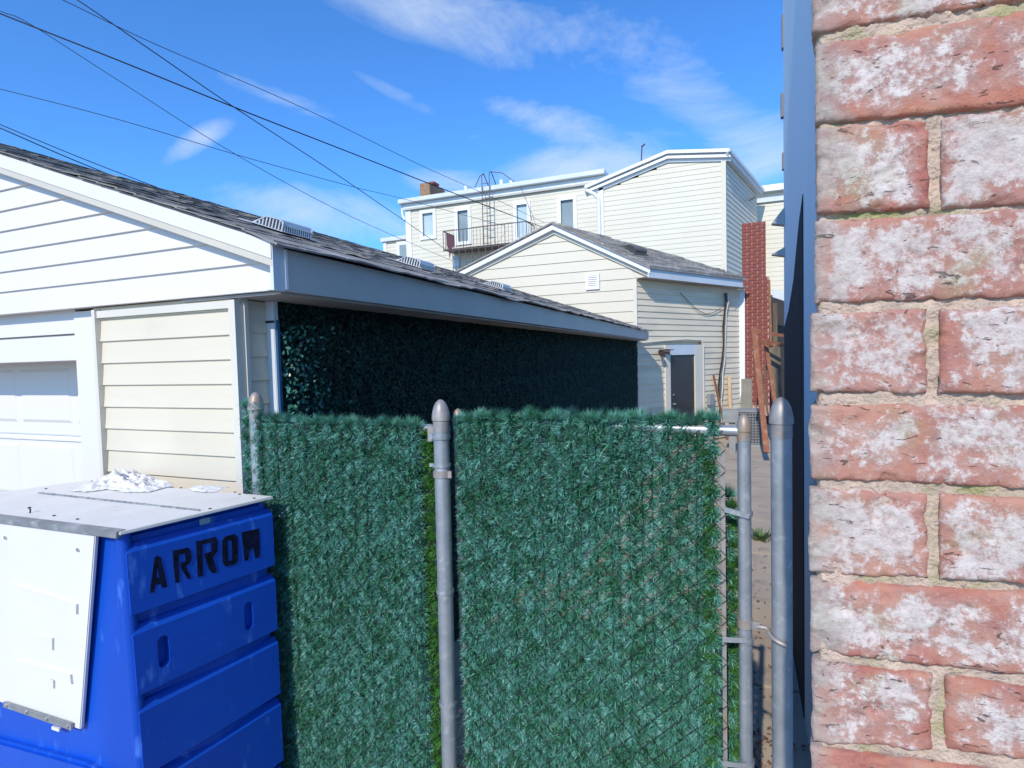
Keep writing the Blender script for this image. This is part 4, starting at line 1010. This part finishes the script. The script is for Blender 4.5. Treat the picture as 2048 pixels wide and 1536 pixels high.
# side of the box (oblique)
sd_ = MB(); zS = P3[2].z
S = lambda s, z, d: V((xbr, YB, z))+uS*s+nS*d
z_ = 3.0
while z_ < zS-.05:
    t = min(z_+.185, zS-.02); sd_.hexa([S(.06, z_, -.02), S(LS, z_, -.02), S(LS, z_, .03), S(.06, z_, .03)], [S(.06, t, -.02), S(LS, t, -.02), S(LS, t, .01), S(.06, t, .01)]); z_ += .185
tag(sd_.build('side_laps', M['cream_far'], TH), kind='stuff')
MB().hexa([S(0, 0, -.3), S(LS, 0, -.3), S(LS, 0, -.03), S(0.02, 0, -.03)], [S(0, zS, -.3), S(LS, zS, -.3), S(LS, zS, -.03), S(.02, zS, -.03)]).build('side_wall', M['cream_far'], TH)
# box cornice: follows the bent line, then the side
def edge_run(A, B, dz0, dz1, out0, out1, nm, m_):
    mb = MB()
    mb.hexa([(A.x, YB-out1, A.z+dz0), (B.x, YB-out1, B.z+dz0), (B.x, YB-out0, B.z+dz0), (A.x, YB-out0, A.z+dz0)],
            [(A.x, YB-out1, A.z+dz1), (B.x, YB-out1, B.z+dz1), (B.x, YB-out0, B.z+dz1), (A.x, YB-out0, A.z+dz1)]); mb.build(nm, m_, TH)
A0 = P3[0]+(P3[0]-P3[1])*.22; B2 = P3[2]+V((.22, 0, 0))
for A, B in ((A0, P3[1]), (P3[1], B2)):
    edge_run(A, B, .0, .09, .002, .20, 'cornice', M['trim_white']); edge_run(A, B, .095, .15, .002, .17, 'cornice', M['alu_grey']); edge_run(A, B, .155, .27, -.4, .28, 'cornice', M['trim_white'])
    edge_run(A, B, -.10, -.005, .002, .08, 'frieze_board', M['trim_white'])
MB().hexa([S(0, zS, -.2), S(LS+.3, zS, -.2), S(LS+.3, zS, .20), S(-.2, zS, .20)], [S(0, zS+.15, -.2), S(LS+.3, zS+.15, -.2), S(LS+.3, zS+.15, .22), S(-.3, zS+.15, .22)]).build('side_cornice', M['alu_light'], TH)
MB().hexa([S(0, zS+.152, -.2), S(LS+.3, zS+.152, -.2), S(LS+.3, zS+.152, .28), S(-.3, zS+.152, .28)], [S(0, zS+.27, -.2), S(LS+.3, zS+.27, -.2), S(LS+.3, zS+.27, .28), S(-.3, zS+.27, .28)]).build('side_cornice', M['trim_white'], TH)
RFp = [(P3[0].x, YB, P3[0].z+.2), (P3[1].x, YB, P3[1].z+.2), (P3[2].x, YB, P3[2].z+.2)]
MB().prism([V(RFp[0])-V((0,0,.4)), V(RFp[1])-V((0,0,.1)), V(RFp[2])-V((0,0,.1)), V((P3[2].x, YB, 5)), V((P3[0].x, YB, 5))], (0, 6, 0)).build('box_body', M['cream_far'], TH)
# downspout by the box
gx = onY(1198, 400, YB-.2)
dsx = onY(1199, 470, YB-.1).x
MB().tube([(onY(1172, 380, YB-.2).x, YB-.25, onY(1172, 381, YB-.2).z), (onY(1188, 392, YB-.2).x, YB-.2, onY(1188, 391, YB).z), (dsx-.02, YB-.12, onY(1199, 398, YB).z), (dsx, YB-.12, onY(1199, 412, YB).z), (dsx, YB-.12, 3.2)], .075, 10).build('downspout', M['trim_white'], TH, smooth=True)
# small window frame behind the low roof
wa = rect_n((1234, 488), (1256, 510), YB-.1)
wf = MB().box(wa[0], wa[1], YB-.12, YB-.047, wa[2]-.5, wa[3]).build('window', M['trim_white'], TH); MB().box(wa[0]+.1, wa[1]-.12, YB-.14, YB-.121, wa[2]-.4, wa[3]-.1).build('pane', M['glass_grey'], wf)
# floodlight bracket on box side
a = S(LS*.62, onP(1492, 402, V((xbr, YB, 0)), nS).z, .1)
MB().bar(a, a+nS*.25+V((0,0,.08)), .10, .06).build('wall_bracket', M['cable_grey'], TH)
# far right wall with cornice
YR = 28.5
pr0, pr1 = onY(1512, 400, YR), onY(1640, 400, YR)
zR = onY(1540, 384, YR).z
MB().box(pr0.x-1, pr1.x, YR, YR+3, 0, zR).build('right_wing', M['cream_far'], TH)
far_laps(TH, pr0.x-1, pr1.x, 4, zR-.5, YR, .21, M['cream_far'])
MB().box(pr0.x-.1, pr1.x, YR-.3, YR-.001, zR-.02, zR+.25).build('wing_cornice', M['trim_white'], TH)
MB().box(pr0.x-.1, pr1.x, YR-.12, YR-.0455, zR-.45, zR-.25).build('frieze_board', M['alu_light'], TH)
# antenna
a, b = onY(1281, 322, YB+1.5), onY(1284, 291, YB+1.5)
AN = thing('roof_antenna', a, 'thin dark rod antenna on the roof of the protruding box', 'antenna')
MB().tube([a-V((0,0,.6)), b], .025, 6).build('mast', M['dark_iron'], AN); MB().tube([b+V((0,0,-.05)), b+V((.12,0,.05))], .03, 6).build('tip', M['dark_iron'], AN)
# ------------------------------------------------------------------ fire escape
YE = YH-1.1
FX = thing('fire_escape', onY(960, 490, YE), 'dark iron fire escape balcony with gooseneck ladder on the tall house', 'fire escape')
I = M['escape_iron']
fl, fr_ = onY(886, 463, YE), onY(1080, 440, YE)
zrail = fl.z; zfl = onY(890, 499, YE).z
x0_, x1_ = fl.x, onY(1053, 450, YE).x
rail = MB()
for z_ in (zrail, ): rail.bar((x0_, YE, z_), (x1_, YE, z_), .04, .04); rail.bar((x0_, YE, z_), (x0_, YH-.05, z_), .04, .04); rail.bar((x1_, YE, z_), (x1_, YH-.05, z_), .04, .04)
rail.build('top_rail', I, FX)
n = 24
for i in range(n+1):
    x = x0_+(x1_-x0_)*i/n; MB().bar((x, YE, zfl), (x, YE, zrail-.02), .014 if i % 6 else .026, .014 if i % 6 else .026, up=(0,1,0)).build('baluster', I, FX)
for xx in (x0_, x1_):
    for i in range(1, 5): y = YE+(YH-YE)*i/5; MB().bar((xx, y, zfl), (xx, y, zrail-.02), .02, .02, up=(0,1,0)).build('baluster', I, FX)
fl_ = MB(); 
for i in range(11): y = YE+(YH-.06-YE)*i/10; fl_.bar((x0_, y, zfl-.02), (x1_, y, zfl-.02), .085, .03)
fl_.build('platform', M['cable_grey'], FX)
fl_ = MB().box(x0_, x1_, YE-.02, YE+.03, zfl-.09, zfl-.0); fl_.build('platform_edge', I, FX)
# lower railing seen under the platform
lo_ = MB(); xm0, xm1 = onY(906, 520, YE).x, x1_
for i in range(12): x = xm0+(xm1-xm0)*i/11; lo_.bar((x, YE, zfl-2.6), (x, YE, zfl-.1), .03, .03, up=(0,1,0))
for z_ in (zfl-.5, zfl-.9, zfl-1.3): lo_.bar((xm0, YE, z_), (xm1, YE, z_), .03, .03)
lo_.build('lower_railing', I, FX)
# ladder + gooseneck
lx0, lx1 = onY(966, 400, YH-.5).x, onY(979, 400, YH-.5).x; YLd = YH-.5
zt1 = onY(963, 345, YLd).z
for xx, hx, hz in ((onY(964, 380, YLd).x, onY(942, 378, YLd).x, onY(942, 378, YLd).z), (onY(979, 380, YLd).x, onY(1035, 372, YLd).x, onY(1035, 369, YLd).z)):
    top = zt1+(.05 if xx > lx0 else 0)
    pts = [(xx, YLd, zfl), (xx, YLd, top-.25)]
    for i in range(7): a = i/6*math.pi/2; pts.append((xx+.0, YLd+.25-.25*math.cos(a), top-.25+.25*math.sin(a)))
    pts += [(xx+.02, YLd+.55, top-.3), (xx+.05, YLd+.9, zc+.2)]
    MB().tube(pts, .022, 8).build('ladder_rail', I, FX, smooth=True)
    sgn = 1 if hx > xx else -1
    MB().tube([(xx, YLd+.25, top), ((xx*.6+hx*.4), YLd+.3, top-.18*abs(hx-xx)*.5), (hx, YLd+.3, hz)], .02, 8).build('brace_rod', I, FX, smooth=True)
z_ = zfl+.2
while z_ < zc+.4: MB().bar((lx0, YLd, z_), (lx1, YLd, z_), .025, .025).build('rung', I, FX); z_ += .36
a, b = onY(1040, 372, YH-.3), onY(1064, 442, YH-.9)
MB().tube([a, a.lerp(b, .5)+V((0.1,0,-.05)), b], .012, 5).build('stay_wire', I, FX)
cl = MB(); vs = []; q = [onY(x, y, YE-.05) for x, y in ((892, 467), (908, 470), (909, 490), (902, 498), (899, 517), (897, 498), (893, 489))]
cl.prism(q, (0, .03, 0)); tag(cl.build('hanging_cloth', M['cloth_maroon']), 'dark maroon cloth hung over the left end of the fire escape rail', 'cloth')
sh_ = MB().prism([onY(x, y, YH-.1) for x, y in ((903, 512), (918, 512), (918, 540), (906, 534))], (0, .02, 0)); 
tag(sh_.build('hanging_sheet', M['alu_light']), 'pale grey sheet hanging below the fire escape platform', 'sheet')

# ------------------------------------------------------------------ overhead wires
def wire(pts, r, label, m_=None):
    q = [onY(x, y, Y) for x, y, Y in pts]
    # smooth quadratic through points
    P = []
    for i in range(len(q)-1):
        a = q[i-1] if i else q[0]*2-q[1]; b, c = q[i], q[i+1]; d = q[i+2] if i+2 < len(q) else q[-1]*2-q[-2]
        for k_ in range(6):
            t = k_/6; P.append(.5*((2*b)+(c-a)*t+(2*a-5*b+4*c-d)*t*t+(3*b-a-3*c+d)*t**3))
    P.append(q[-1])
    rs = [r*max(.35, (p-V((0,0,CAMZ))).length/10) for p in P]
    rs = [r]*len(P)
    return tag(MB().tube(P, rs, 6).build('overhead_wire', m_ or M['cable'], None, smooth=True), label, 'wire', 'overhead wires crossing the sky')
wire([(-160, -38, 7.2), (0, 27, 7.7), (240, 122, 9), (475, 217, 11), (700, 305, 13.8), (930, 395, 18), (1100, 460, 24), ], .0155, 'thickest black wire sagging from upper left edge to the low gable peak')
wire([(60, -60, 7.7), (152, -2, 8), (300, 99, 9), (475, 219, 11), (690, 360, 15), (905, 508, 24)], .0125, 'black wire from top edge steeply down to the cloth on the fire escape')
wire([(60, -28, 8), (130, 2, 8.5), (310, 88, 10), (600, 213, 13), (830, 325, 17), (965, 386, 21), (1090, 446, 25.5)], .009, 'thin wire from top edge to the fire escape ladder above the thick wire')
wire([(-120, -30, 8), (0, 22, 8.5), (60, 48, 9), (240, 163, 10.5), (475, 311, 13), (700, 432, 17), (905, 522, 24)], .0085, 'thin wire leaving the left edge with the thick wire and ending under the platform')
wire([(-120, 152, 9), (0, 178, 9.5), (240, 240, 11), (475, 310, 13.5), (700, 372, 17), (812, 399, 21), (1010, 452, 25.8)], .009, 'thin nearly level wire reaching the left corner of the tall house')
wire([(-140, 190, 6), (0, 249, 6.6), (180, 323, 7.6), (375, 398, 9), (520, 455, 10.5)], .0085, 'upper one of the close pair vanishing behind the garage roof')
wire([(-140, 197, 5.8), (0, 256, 6.2), (140, 317, 7.1), (290, 378, 8.2), (450, 445, 9.6)], .0105, 'lower thicker one of the close pair vanishing behind the garage roof')

# ------------------------------------------------------------------ pale blue building along the alley
XW = .30
far = onX(1567, 300, XW); mid = onX(1605, 500, XW)
BL = thing('blue_building', (XW, far.y, 0), 'tall windowless pale blue wall in shade along the right of the alley', 'building')
MB().box(XW, XW+3, .95, far.y, 0, 7.5).build('wall', M['blue_wall'], BL)
xp = onX(1567, 30, XW)
def wedge_pt(x, y): p = onX(x, y, XW-.004); return p
fq = [wedge_pt(1605, 388), wedge_pt(1598, 440), wedge_pt(1593, 490), wedge_pt(1586.5, 560), wedge_pt(1577, 620), wedge_pt(1568.2, 655)]
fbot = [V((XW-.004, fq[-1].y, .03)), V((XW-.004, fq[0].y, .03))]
MB().prism(fq+fbot, (.0035, 0, 0)).build('shadow_wedge', M['wall_shadow'], BL)  # thin dark sheet cut to the outline of the shadow on this wall
# bits of trim sticking out at the far corner
for y0, y1, w_ in ((32, 100, .012), (192, 240, .020), (312, 345, .012)):
    a, b = onX(1566.5, y0, XW), onX(1566.5, y1, XW)
    MB().box(XW-w_, XW-.0, far.y-.06, far.y-.004, b.z, a.z).build('shingle_stub', M['stub'], BL)
for y0, y1 in ((418, 448), (498, 510)):
    a, b = onX(1568, y0, XW), onX(1568, y1, XW)
    MB().prism([V((XW-.001, far.y-.10, a.z)), V((XW-.001, far.y-.10, b.z-.02)), V((XW-.09, far.y-.10, b.z))], (0, .09, 0)).build('flashing_tab', M['alu_grey'], BL)

# ------------------------------------------------------------------ brick pier at the right, close to the lens
YP = .47
def brick_material():
    m = bpy.data.materials.new('weathered_brick'); m.use_nodes = True; t = m.node_tree; b = t.nodes['Principled BSDF']; lk = t.links.new
    b.inputs['Roughness'].default_value = .92; b.inputs['Specular IOR Level'].default_value = .25
    tc_ = N(t, 'ShaderNodeTexCoord'); oi = N(t, 'ShaderNodeObjectInfo')
    add = N(t, 'ShaderNodeVectorMath', operation='ADD'); sc = N(t, 'ShaderNodeVectorMath', operation='SCALE')
    cmb = N(t, 'ShaderNodeCombineXYZ'); lk(oi.outputs['Random'], cmb.inputs[0]); lk(oi.outputs['Random'], cmb.inputs[2]); lk(cmb.outputs[0], sc.inputs[0]); sc.inputs['Scale'].default_value = 7.0
    lk(tc_.outputs['Object'], add.inputs[0]); lk(sc.outputs[0], add.inputs[1]); co = add.outputs[0]
    def nz(s, det=8, ro=.6, dist=0):
        n = N(t, 'ShaderNodeTexNoise'); n.inputs['Scale'].default_value = s; n.inputs['Detail'].default_value = det; n.inputs['Roughness'].default_value = ro; n.inputs['Distortion'].default_value = dist; lk(co, n.inputs[0]); return n.outputs[0]
    def mr(v, a, b_, c=0, d=1, clamp=True):
        r = N(t, 'ShaderNodeMapRange'); r.inputs[1].default_value = a; r.inputs[2].default_value = b_; r.inputs[3].default_value = c; r.inputs[4].default_value = d; lk(v, r.inputs[0]); return r.outputs[0]
    def mixc(f, a, c):
        x = N(t, 'ShaderNodeMix', data_type='RGBA'); lk(f, x.inputs[0])
        for i, v in ((6, a), (7, c)):
            if isinstance(v, tuple): x.inputs[i].default_value = (*v, 1)
            else: lk(v, x.inputs[i])
        return x.outputs[2]
    def mth(op, a, b_):
        x = N(t, 'ShaderNodeMath', operation=op)
        for i, v in ((0, a), (1, b_)):
            if isinstance(v, (int, float)): x.inputs[i].default_value = v
            else: lk(v, x.inputs[i])
        return x.outputs[0]
    at = N(t, 'ShaderNodeAttribute'); at.attribute_name = 'edge'; edge = at.outputs['Fac']      # 0 at arris, 1 inside
    at2 = N(t, 'ShaderNodeAttribute'); at2.attribute_name = 'age'; age = at2.outputs['Fac']      # 1 near the wall corner: grey-mauve lichen
    red = mixc(mr(nz(45), .35, .65), (.53, .195, .125), (.41, .155, .125))
    red = mixc(mr(nz(14), .45, .7), red, (.60, .30, .20))
    big = nz(26, 6, .55, .4); fine = nz(150, 10, .75); mid_ = nz(62, 8, .7)
    f = mth('ADD', mth('MULTIPLY', big, 1.35), mth('MULTIPLY', fine, 1.5)); f = mth('ADD', f, mth('MULTIPLY', mid_, .35))
    f = mth('ADD', f, mth('MULTIPLY', mr(edge, 0, 1, -.24, .03), 1.0))
    f = mth('ADD', f, mth('MULTIPLY', mr(oi.outputs['Random'], 0, 1, -.25, -.02), 1.0))
    wmask = mr(f, 1.36, 1.54)
    dust = mth('ADD', mth('MULTIPLY', big, .9), mth('MULTIPLY', mid_, .6))
    dust = mth('ADD', dust, mth('MULTIPLY', mr(edge, 0, 1, -.16, .05), 1.0))
    red = mixc(mth('MULTIPLY', mr(dust, .60, .86), .85), red, mixc(mr(fine, .4, .6), (.42, .29, .25), (.60, .48, .43)))
    wc_ = mixc(mr(fine, .4, .62), (.60, .48, .43), (.80, .72, .65))
    c = mixc(mth('MULTIPLY', wmask, .85), red, wc_)
    mv = mixc(mr(mid_, .4, .6), (.38, .29, .26), (.50, .45, .37))
    c = mixc(mth('MULTIPLY', mr(mth('ADD', age, mth('MULTIPLY', mth('SUBTRACT', big, .5), 1.6)), .35, .95), .85), c, mv)
    sv = N(t, 'ShaderNodeVectorMath', operation='MULTIPLY'); lk(co, sv.inputs[0]); sv.inputs[1].default_value = (70, 70, 190)
    cn = N(t, 'ShaderNodeTexNoise'); cn.inputs['Scale'].default_value = 1.0; cn.inputs['Detail'].default_value = 5; cn.inputs['Distortion'].default_value = 1.2; lk(sv.outputs[0], cn.inputs[0])
    crk = mr(cn.outputs[0], .655, .70)
    c = mixc(mr(oi.outputs['Random'], 0.35, 1, 0, .24), c, mixc(mid_, (.42, .33, .29), (.60, .51, .45)))
    c = mixc(mth('MULTIPLY', mr(nz(19, 5), .56, .7), .35), c, (.36, .36, .17))
    c = mixc(mth('MULTIPLY', crk, .75), c, (.10, .065, .055))
    c = mixc(mr(nz(300, 6, .8), .63, .72, 0, .8), c, (.85, .80, .74))
    c = mixc(mr(nz(190, 6, .8), .66, .74, 0, .9), c, (.16, .08, .07))
    lk(c, b.inputs['Base Color'])
    bn = N(t, 'ShaderNodeBump'); bn.inputs['Strength'].default_value = .9; bn.inputs['Distance'].default_value = .0028
    h = mth('SUBTRACT', mth('ADD', mth('MULTIPLY', fine, 1.0), mth('MULTIPLY', mid_, .8)), mth('MULTIPLY', crk, .5)); lk(h, bn.inputs['Height']); lk(bn.outputs[0], b.inputs['Normal'])
    return m
def mortar_material():
    m = mat('pier_mortar', (.62, .46, .35), .97, (.46, .35, .27), 55, .9, 330, (.34, .32, .14), 24, svis=(.57, .72)); return m
MBK = brick_material(); MMO = mortar_material()
pz = onY(1630, 768, YP)
BP = thing('brick_pier', (pz.x, YP, 0), 'weathered red and white brick wall corner filling the right edge', 'brick wall')
def fbm(p, o=4):
    s = 0; a = .5
    for i in range(o): s += a*noise.noise(p); p = p*2.03; a *= .5
    return s
XCOR = onY(1626, 768, YP).x
def rough_brick(cs, seed, corner, dep):
    """cs: 4 front corners (bl, br, tr, tl) ; a pillow-edged, chipped brick face plus sides, as one grid wrapped over the front"""
    bl, br, tr, tl = cs; W_ = (br-bl).length; H_ = (tl-bl).length
    nx = max(24, int(W_/.0016)); nz_ = max(20, int(H_/.0016)); vs = []; ed = []; ag = []; fs = []
    rr_ = .0035
    def pt(i, j):
        s = i/nx; t = j/nz_; p = bl.lerp(br, s).lerp(tl.lerp(tr, s), t)
        dx_ = min(s*W_ if not False else 9, (1-s)*W_); dz_ = min(t*H_, (1-t)*H_); e = min(dx_, dz_)
        n0 = V((p.x*60+seed*3.1, seed*7.7, p.z*60))
        jag = fbm(n0*1.2)*.0045+noise.noise(n0*3.3)*.0012
        e2 = max(0, e+jag*.9)
        rd_ = rr_*(1.0+1.2*max(0, fbm(n0*.35)))
        k_ = min(1, e2/rd_); drop = rd_*(1-math.sqrt(max(0, 1-(1-k_)**2)))
        pit = max(0, fbm(n0*.55+V((9, 0, 0)))-.16)*.016+max(0, fbm(n0*2.2)-.22)*.006
        rel = fbm(n0*.8)*.0022+noise.noise(n0*6)*.00045
        y = drop+pit-rel
        q = p.copy(); q.y += y
        sh = (1-k_)*.0012
        q.x += fbm(n0+V((0, 5, 0)))*.0022; q.z += fbm(n0+V((0, 9, 0)))*.0026
        return q, min(1, max(0, (e+fbm(n0*.6)*.008)/.016)), s*W_
    for j in range(nz_+1):
        for i in range(nx+1):
            q, e, sw = pt(i, j); vs.append(q); ed.append(e); ag.append(max(0, 1-sw/.035) if corner else 0)
    g_ = lambda i, j: j*(nx+1)+i
    for j in range(nz_):
        for i in range(nx): fs.append((g_(i, j), g_(i+1, j), g_(i+1, j+1), g_(i, j+1)))
    # skirts running back (the left one is the visible flank of the pier)
    bd = [g_(i, 0) for i in range(nx+1)]+[g_(nx, j) for j in range(1, nz_+1)]+[g_(i, nz_) for i in range(nx-1, -1, -1)]+[g_(0, j) for j in range(nz_-1, 0, -1)]
    prev = bd; m_ = len(bd); steps = 14
    for st_ in range(1, steps+1):
        cur = []
        for b_ in bd:
            v = vs[b_]; dy = dep*(st_/steps)**1.4; q = V((v.x+dy*.16, v.y+dy, v.z)); n0 = V((q.z*60+seed, q.y*60, seed*2.2)); q.x += fbm(n0)*.0022*min(1, st_/3); cur.append(len(vs)); vs.append(q); ed.append(.6); ag.append(1.0)
        for i in range(m_): a, b2 = prev[i], prev[(i+1) % m_]; fs.append((b2, a, cur[i], cur[(i+1) % m_]))
        prev = cur
    me = bpy.data.meshes.new('brick'); me.from_pydata([tuple(v) for v in vs], [], fs); me.materials.append(MBK)
    for nm, dat in (('edge', ed), ('age', ag)):
        a = me.attributes.new(nm, 'FLOAT', 'POINT'); a.data.foreach_set('value', dat)
    for p in me.polygons: p.use_smooth = True
    o = bpy.data.objects.new('brick', me); COL.objects.link(o); o.parent = BP; o.matrix_parent_inverse = Matrix.Translation(-BP.location)
    return o
# rows: left edge x, [tops/bottoms at left, at right(2047)], header split
rows_ = [(1624, -95, 56, -170, -12, None), (1632, 96, 237, 28, 199, None), (1634, 262, 418, 226, 398, 1866), (1630, 452, 598, 425, 584, None), (1622, 634, 776, 620, 782, 1862),
         (1621, 818, 950, 818, 970, None), (1619, 984, 1140, 1006, 1162, 1862), (1622, 1168, 1300, 1196, 1345, None), (1626, 1330, 1478, 1382, 1514, 1872), (1622, 1504, 1650, 1562, 1730, None),
         (1622, -290, -125, -390, -215, 1866)]
for k_, (xl, tl_, bl_, tr_, br_, sp) in enumerate(rows_):
    X1 = 2047
    yt = lambda x: -8+tl_+(tr_-tl_)*(x-xl)/(X1-xl); ybm = lambda x: 8+bl_+(br_-bl_)*(x-xl)/(X1-xl)
    spans = [(xl, sp-6, True), (sp+20, 2360, False)] if sp else [(xl, 2300, True)]
    for (a, b, cn) in spans:
        yo = YP+random.uniform(-.0015, .0015)
        a -= 0; ybm_ = ybm; cs = [onY(a, ybm(a), yo), onY(b, ybm(b), yo), onY(b, yt(b), yo), onY(a, yt(a), yo)]
        rough_brick(cs, k_*3+(0 if cn else 1)+11, cn, .085)
# mortar bed: rough sheet slightly behind the faces, wrapping the flank
mo = MB(); vs = []; fs = []
zlo, zhi = onY(1700, 1720, YP).z, onY(1700, -300, YP).z; x0m = XCOR+.0015; x1m = onY(2340, 700, YP).x
nxm, nzm = 120, 300
prof = [(x0m+.016, .10), (x0m+.011, .07), (x0m+.008, .05), (x0m+.0055, .035), (x0m+.0035, .022), (x0m+.002, .013)]+[(x0m+.004+(x1m-x0m-.004)*i/nxm, .0048) for i in range(nxm+1)]
for j in range(nzm+1):
    z_ = zlo+(zhi-zlo)*j/nzm
    for (x, dy) in prof:
        n0 = V((x*90, dy*70, z_*90)); vs.append((x+fbm(n0)*.003*(1 if dy > .007 else 0), YP+dy+fbm(n0*1.3)*.0048+noise.noise(n0*5)*.0007, z_))
w1 = len(prof)
for j in range(nzm):
    for i in range(w1-1): fs.append((j*w1+i, j*w1+i+1, (j+1)*w1+i+1, (j+1)*w1+i))
mo.add(vs, fs); mo.build('mortar', MMO, BP, smooth=False)
for p in BP.children[-1].data.polygons: p.use_smooth = True
# core of the wall above, below and behind
MB().box(XCOR+.03, XCOR+2.5, YP+.04, YP+.098, 0, zlo+.05).build('wall_core', M['chimney_brick'], BP)
MB().box(XCOR+.001, XCOR+2.5, YP+.002, YP+.098, zhi-.01, 6.5).build('upper_wall', MBK, BP)
MB().box(XCOR+.03, XCOR+2.5, YP+.04, YP+.098, zlo+.052, zhi-.012).build('wall_core', M['chimney_brick'], BP)
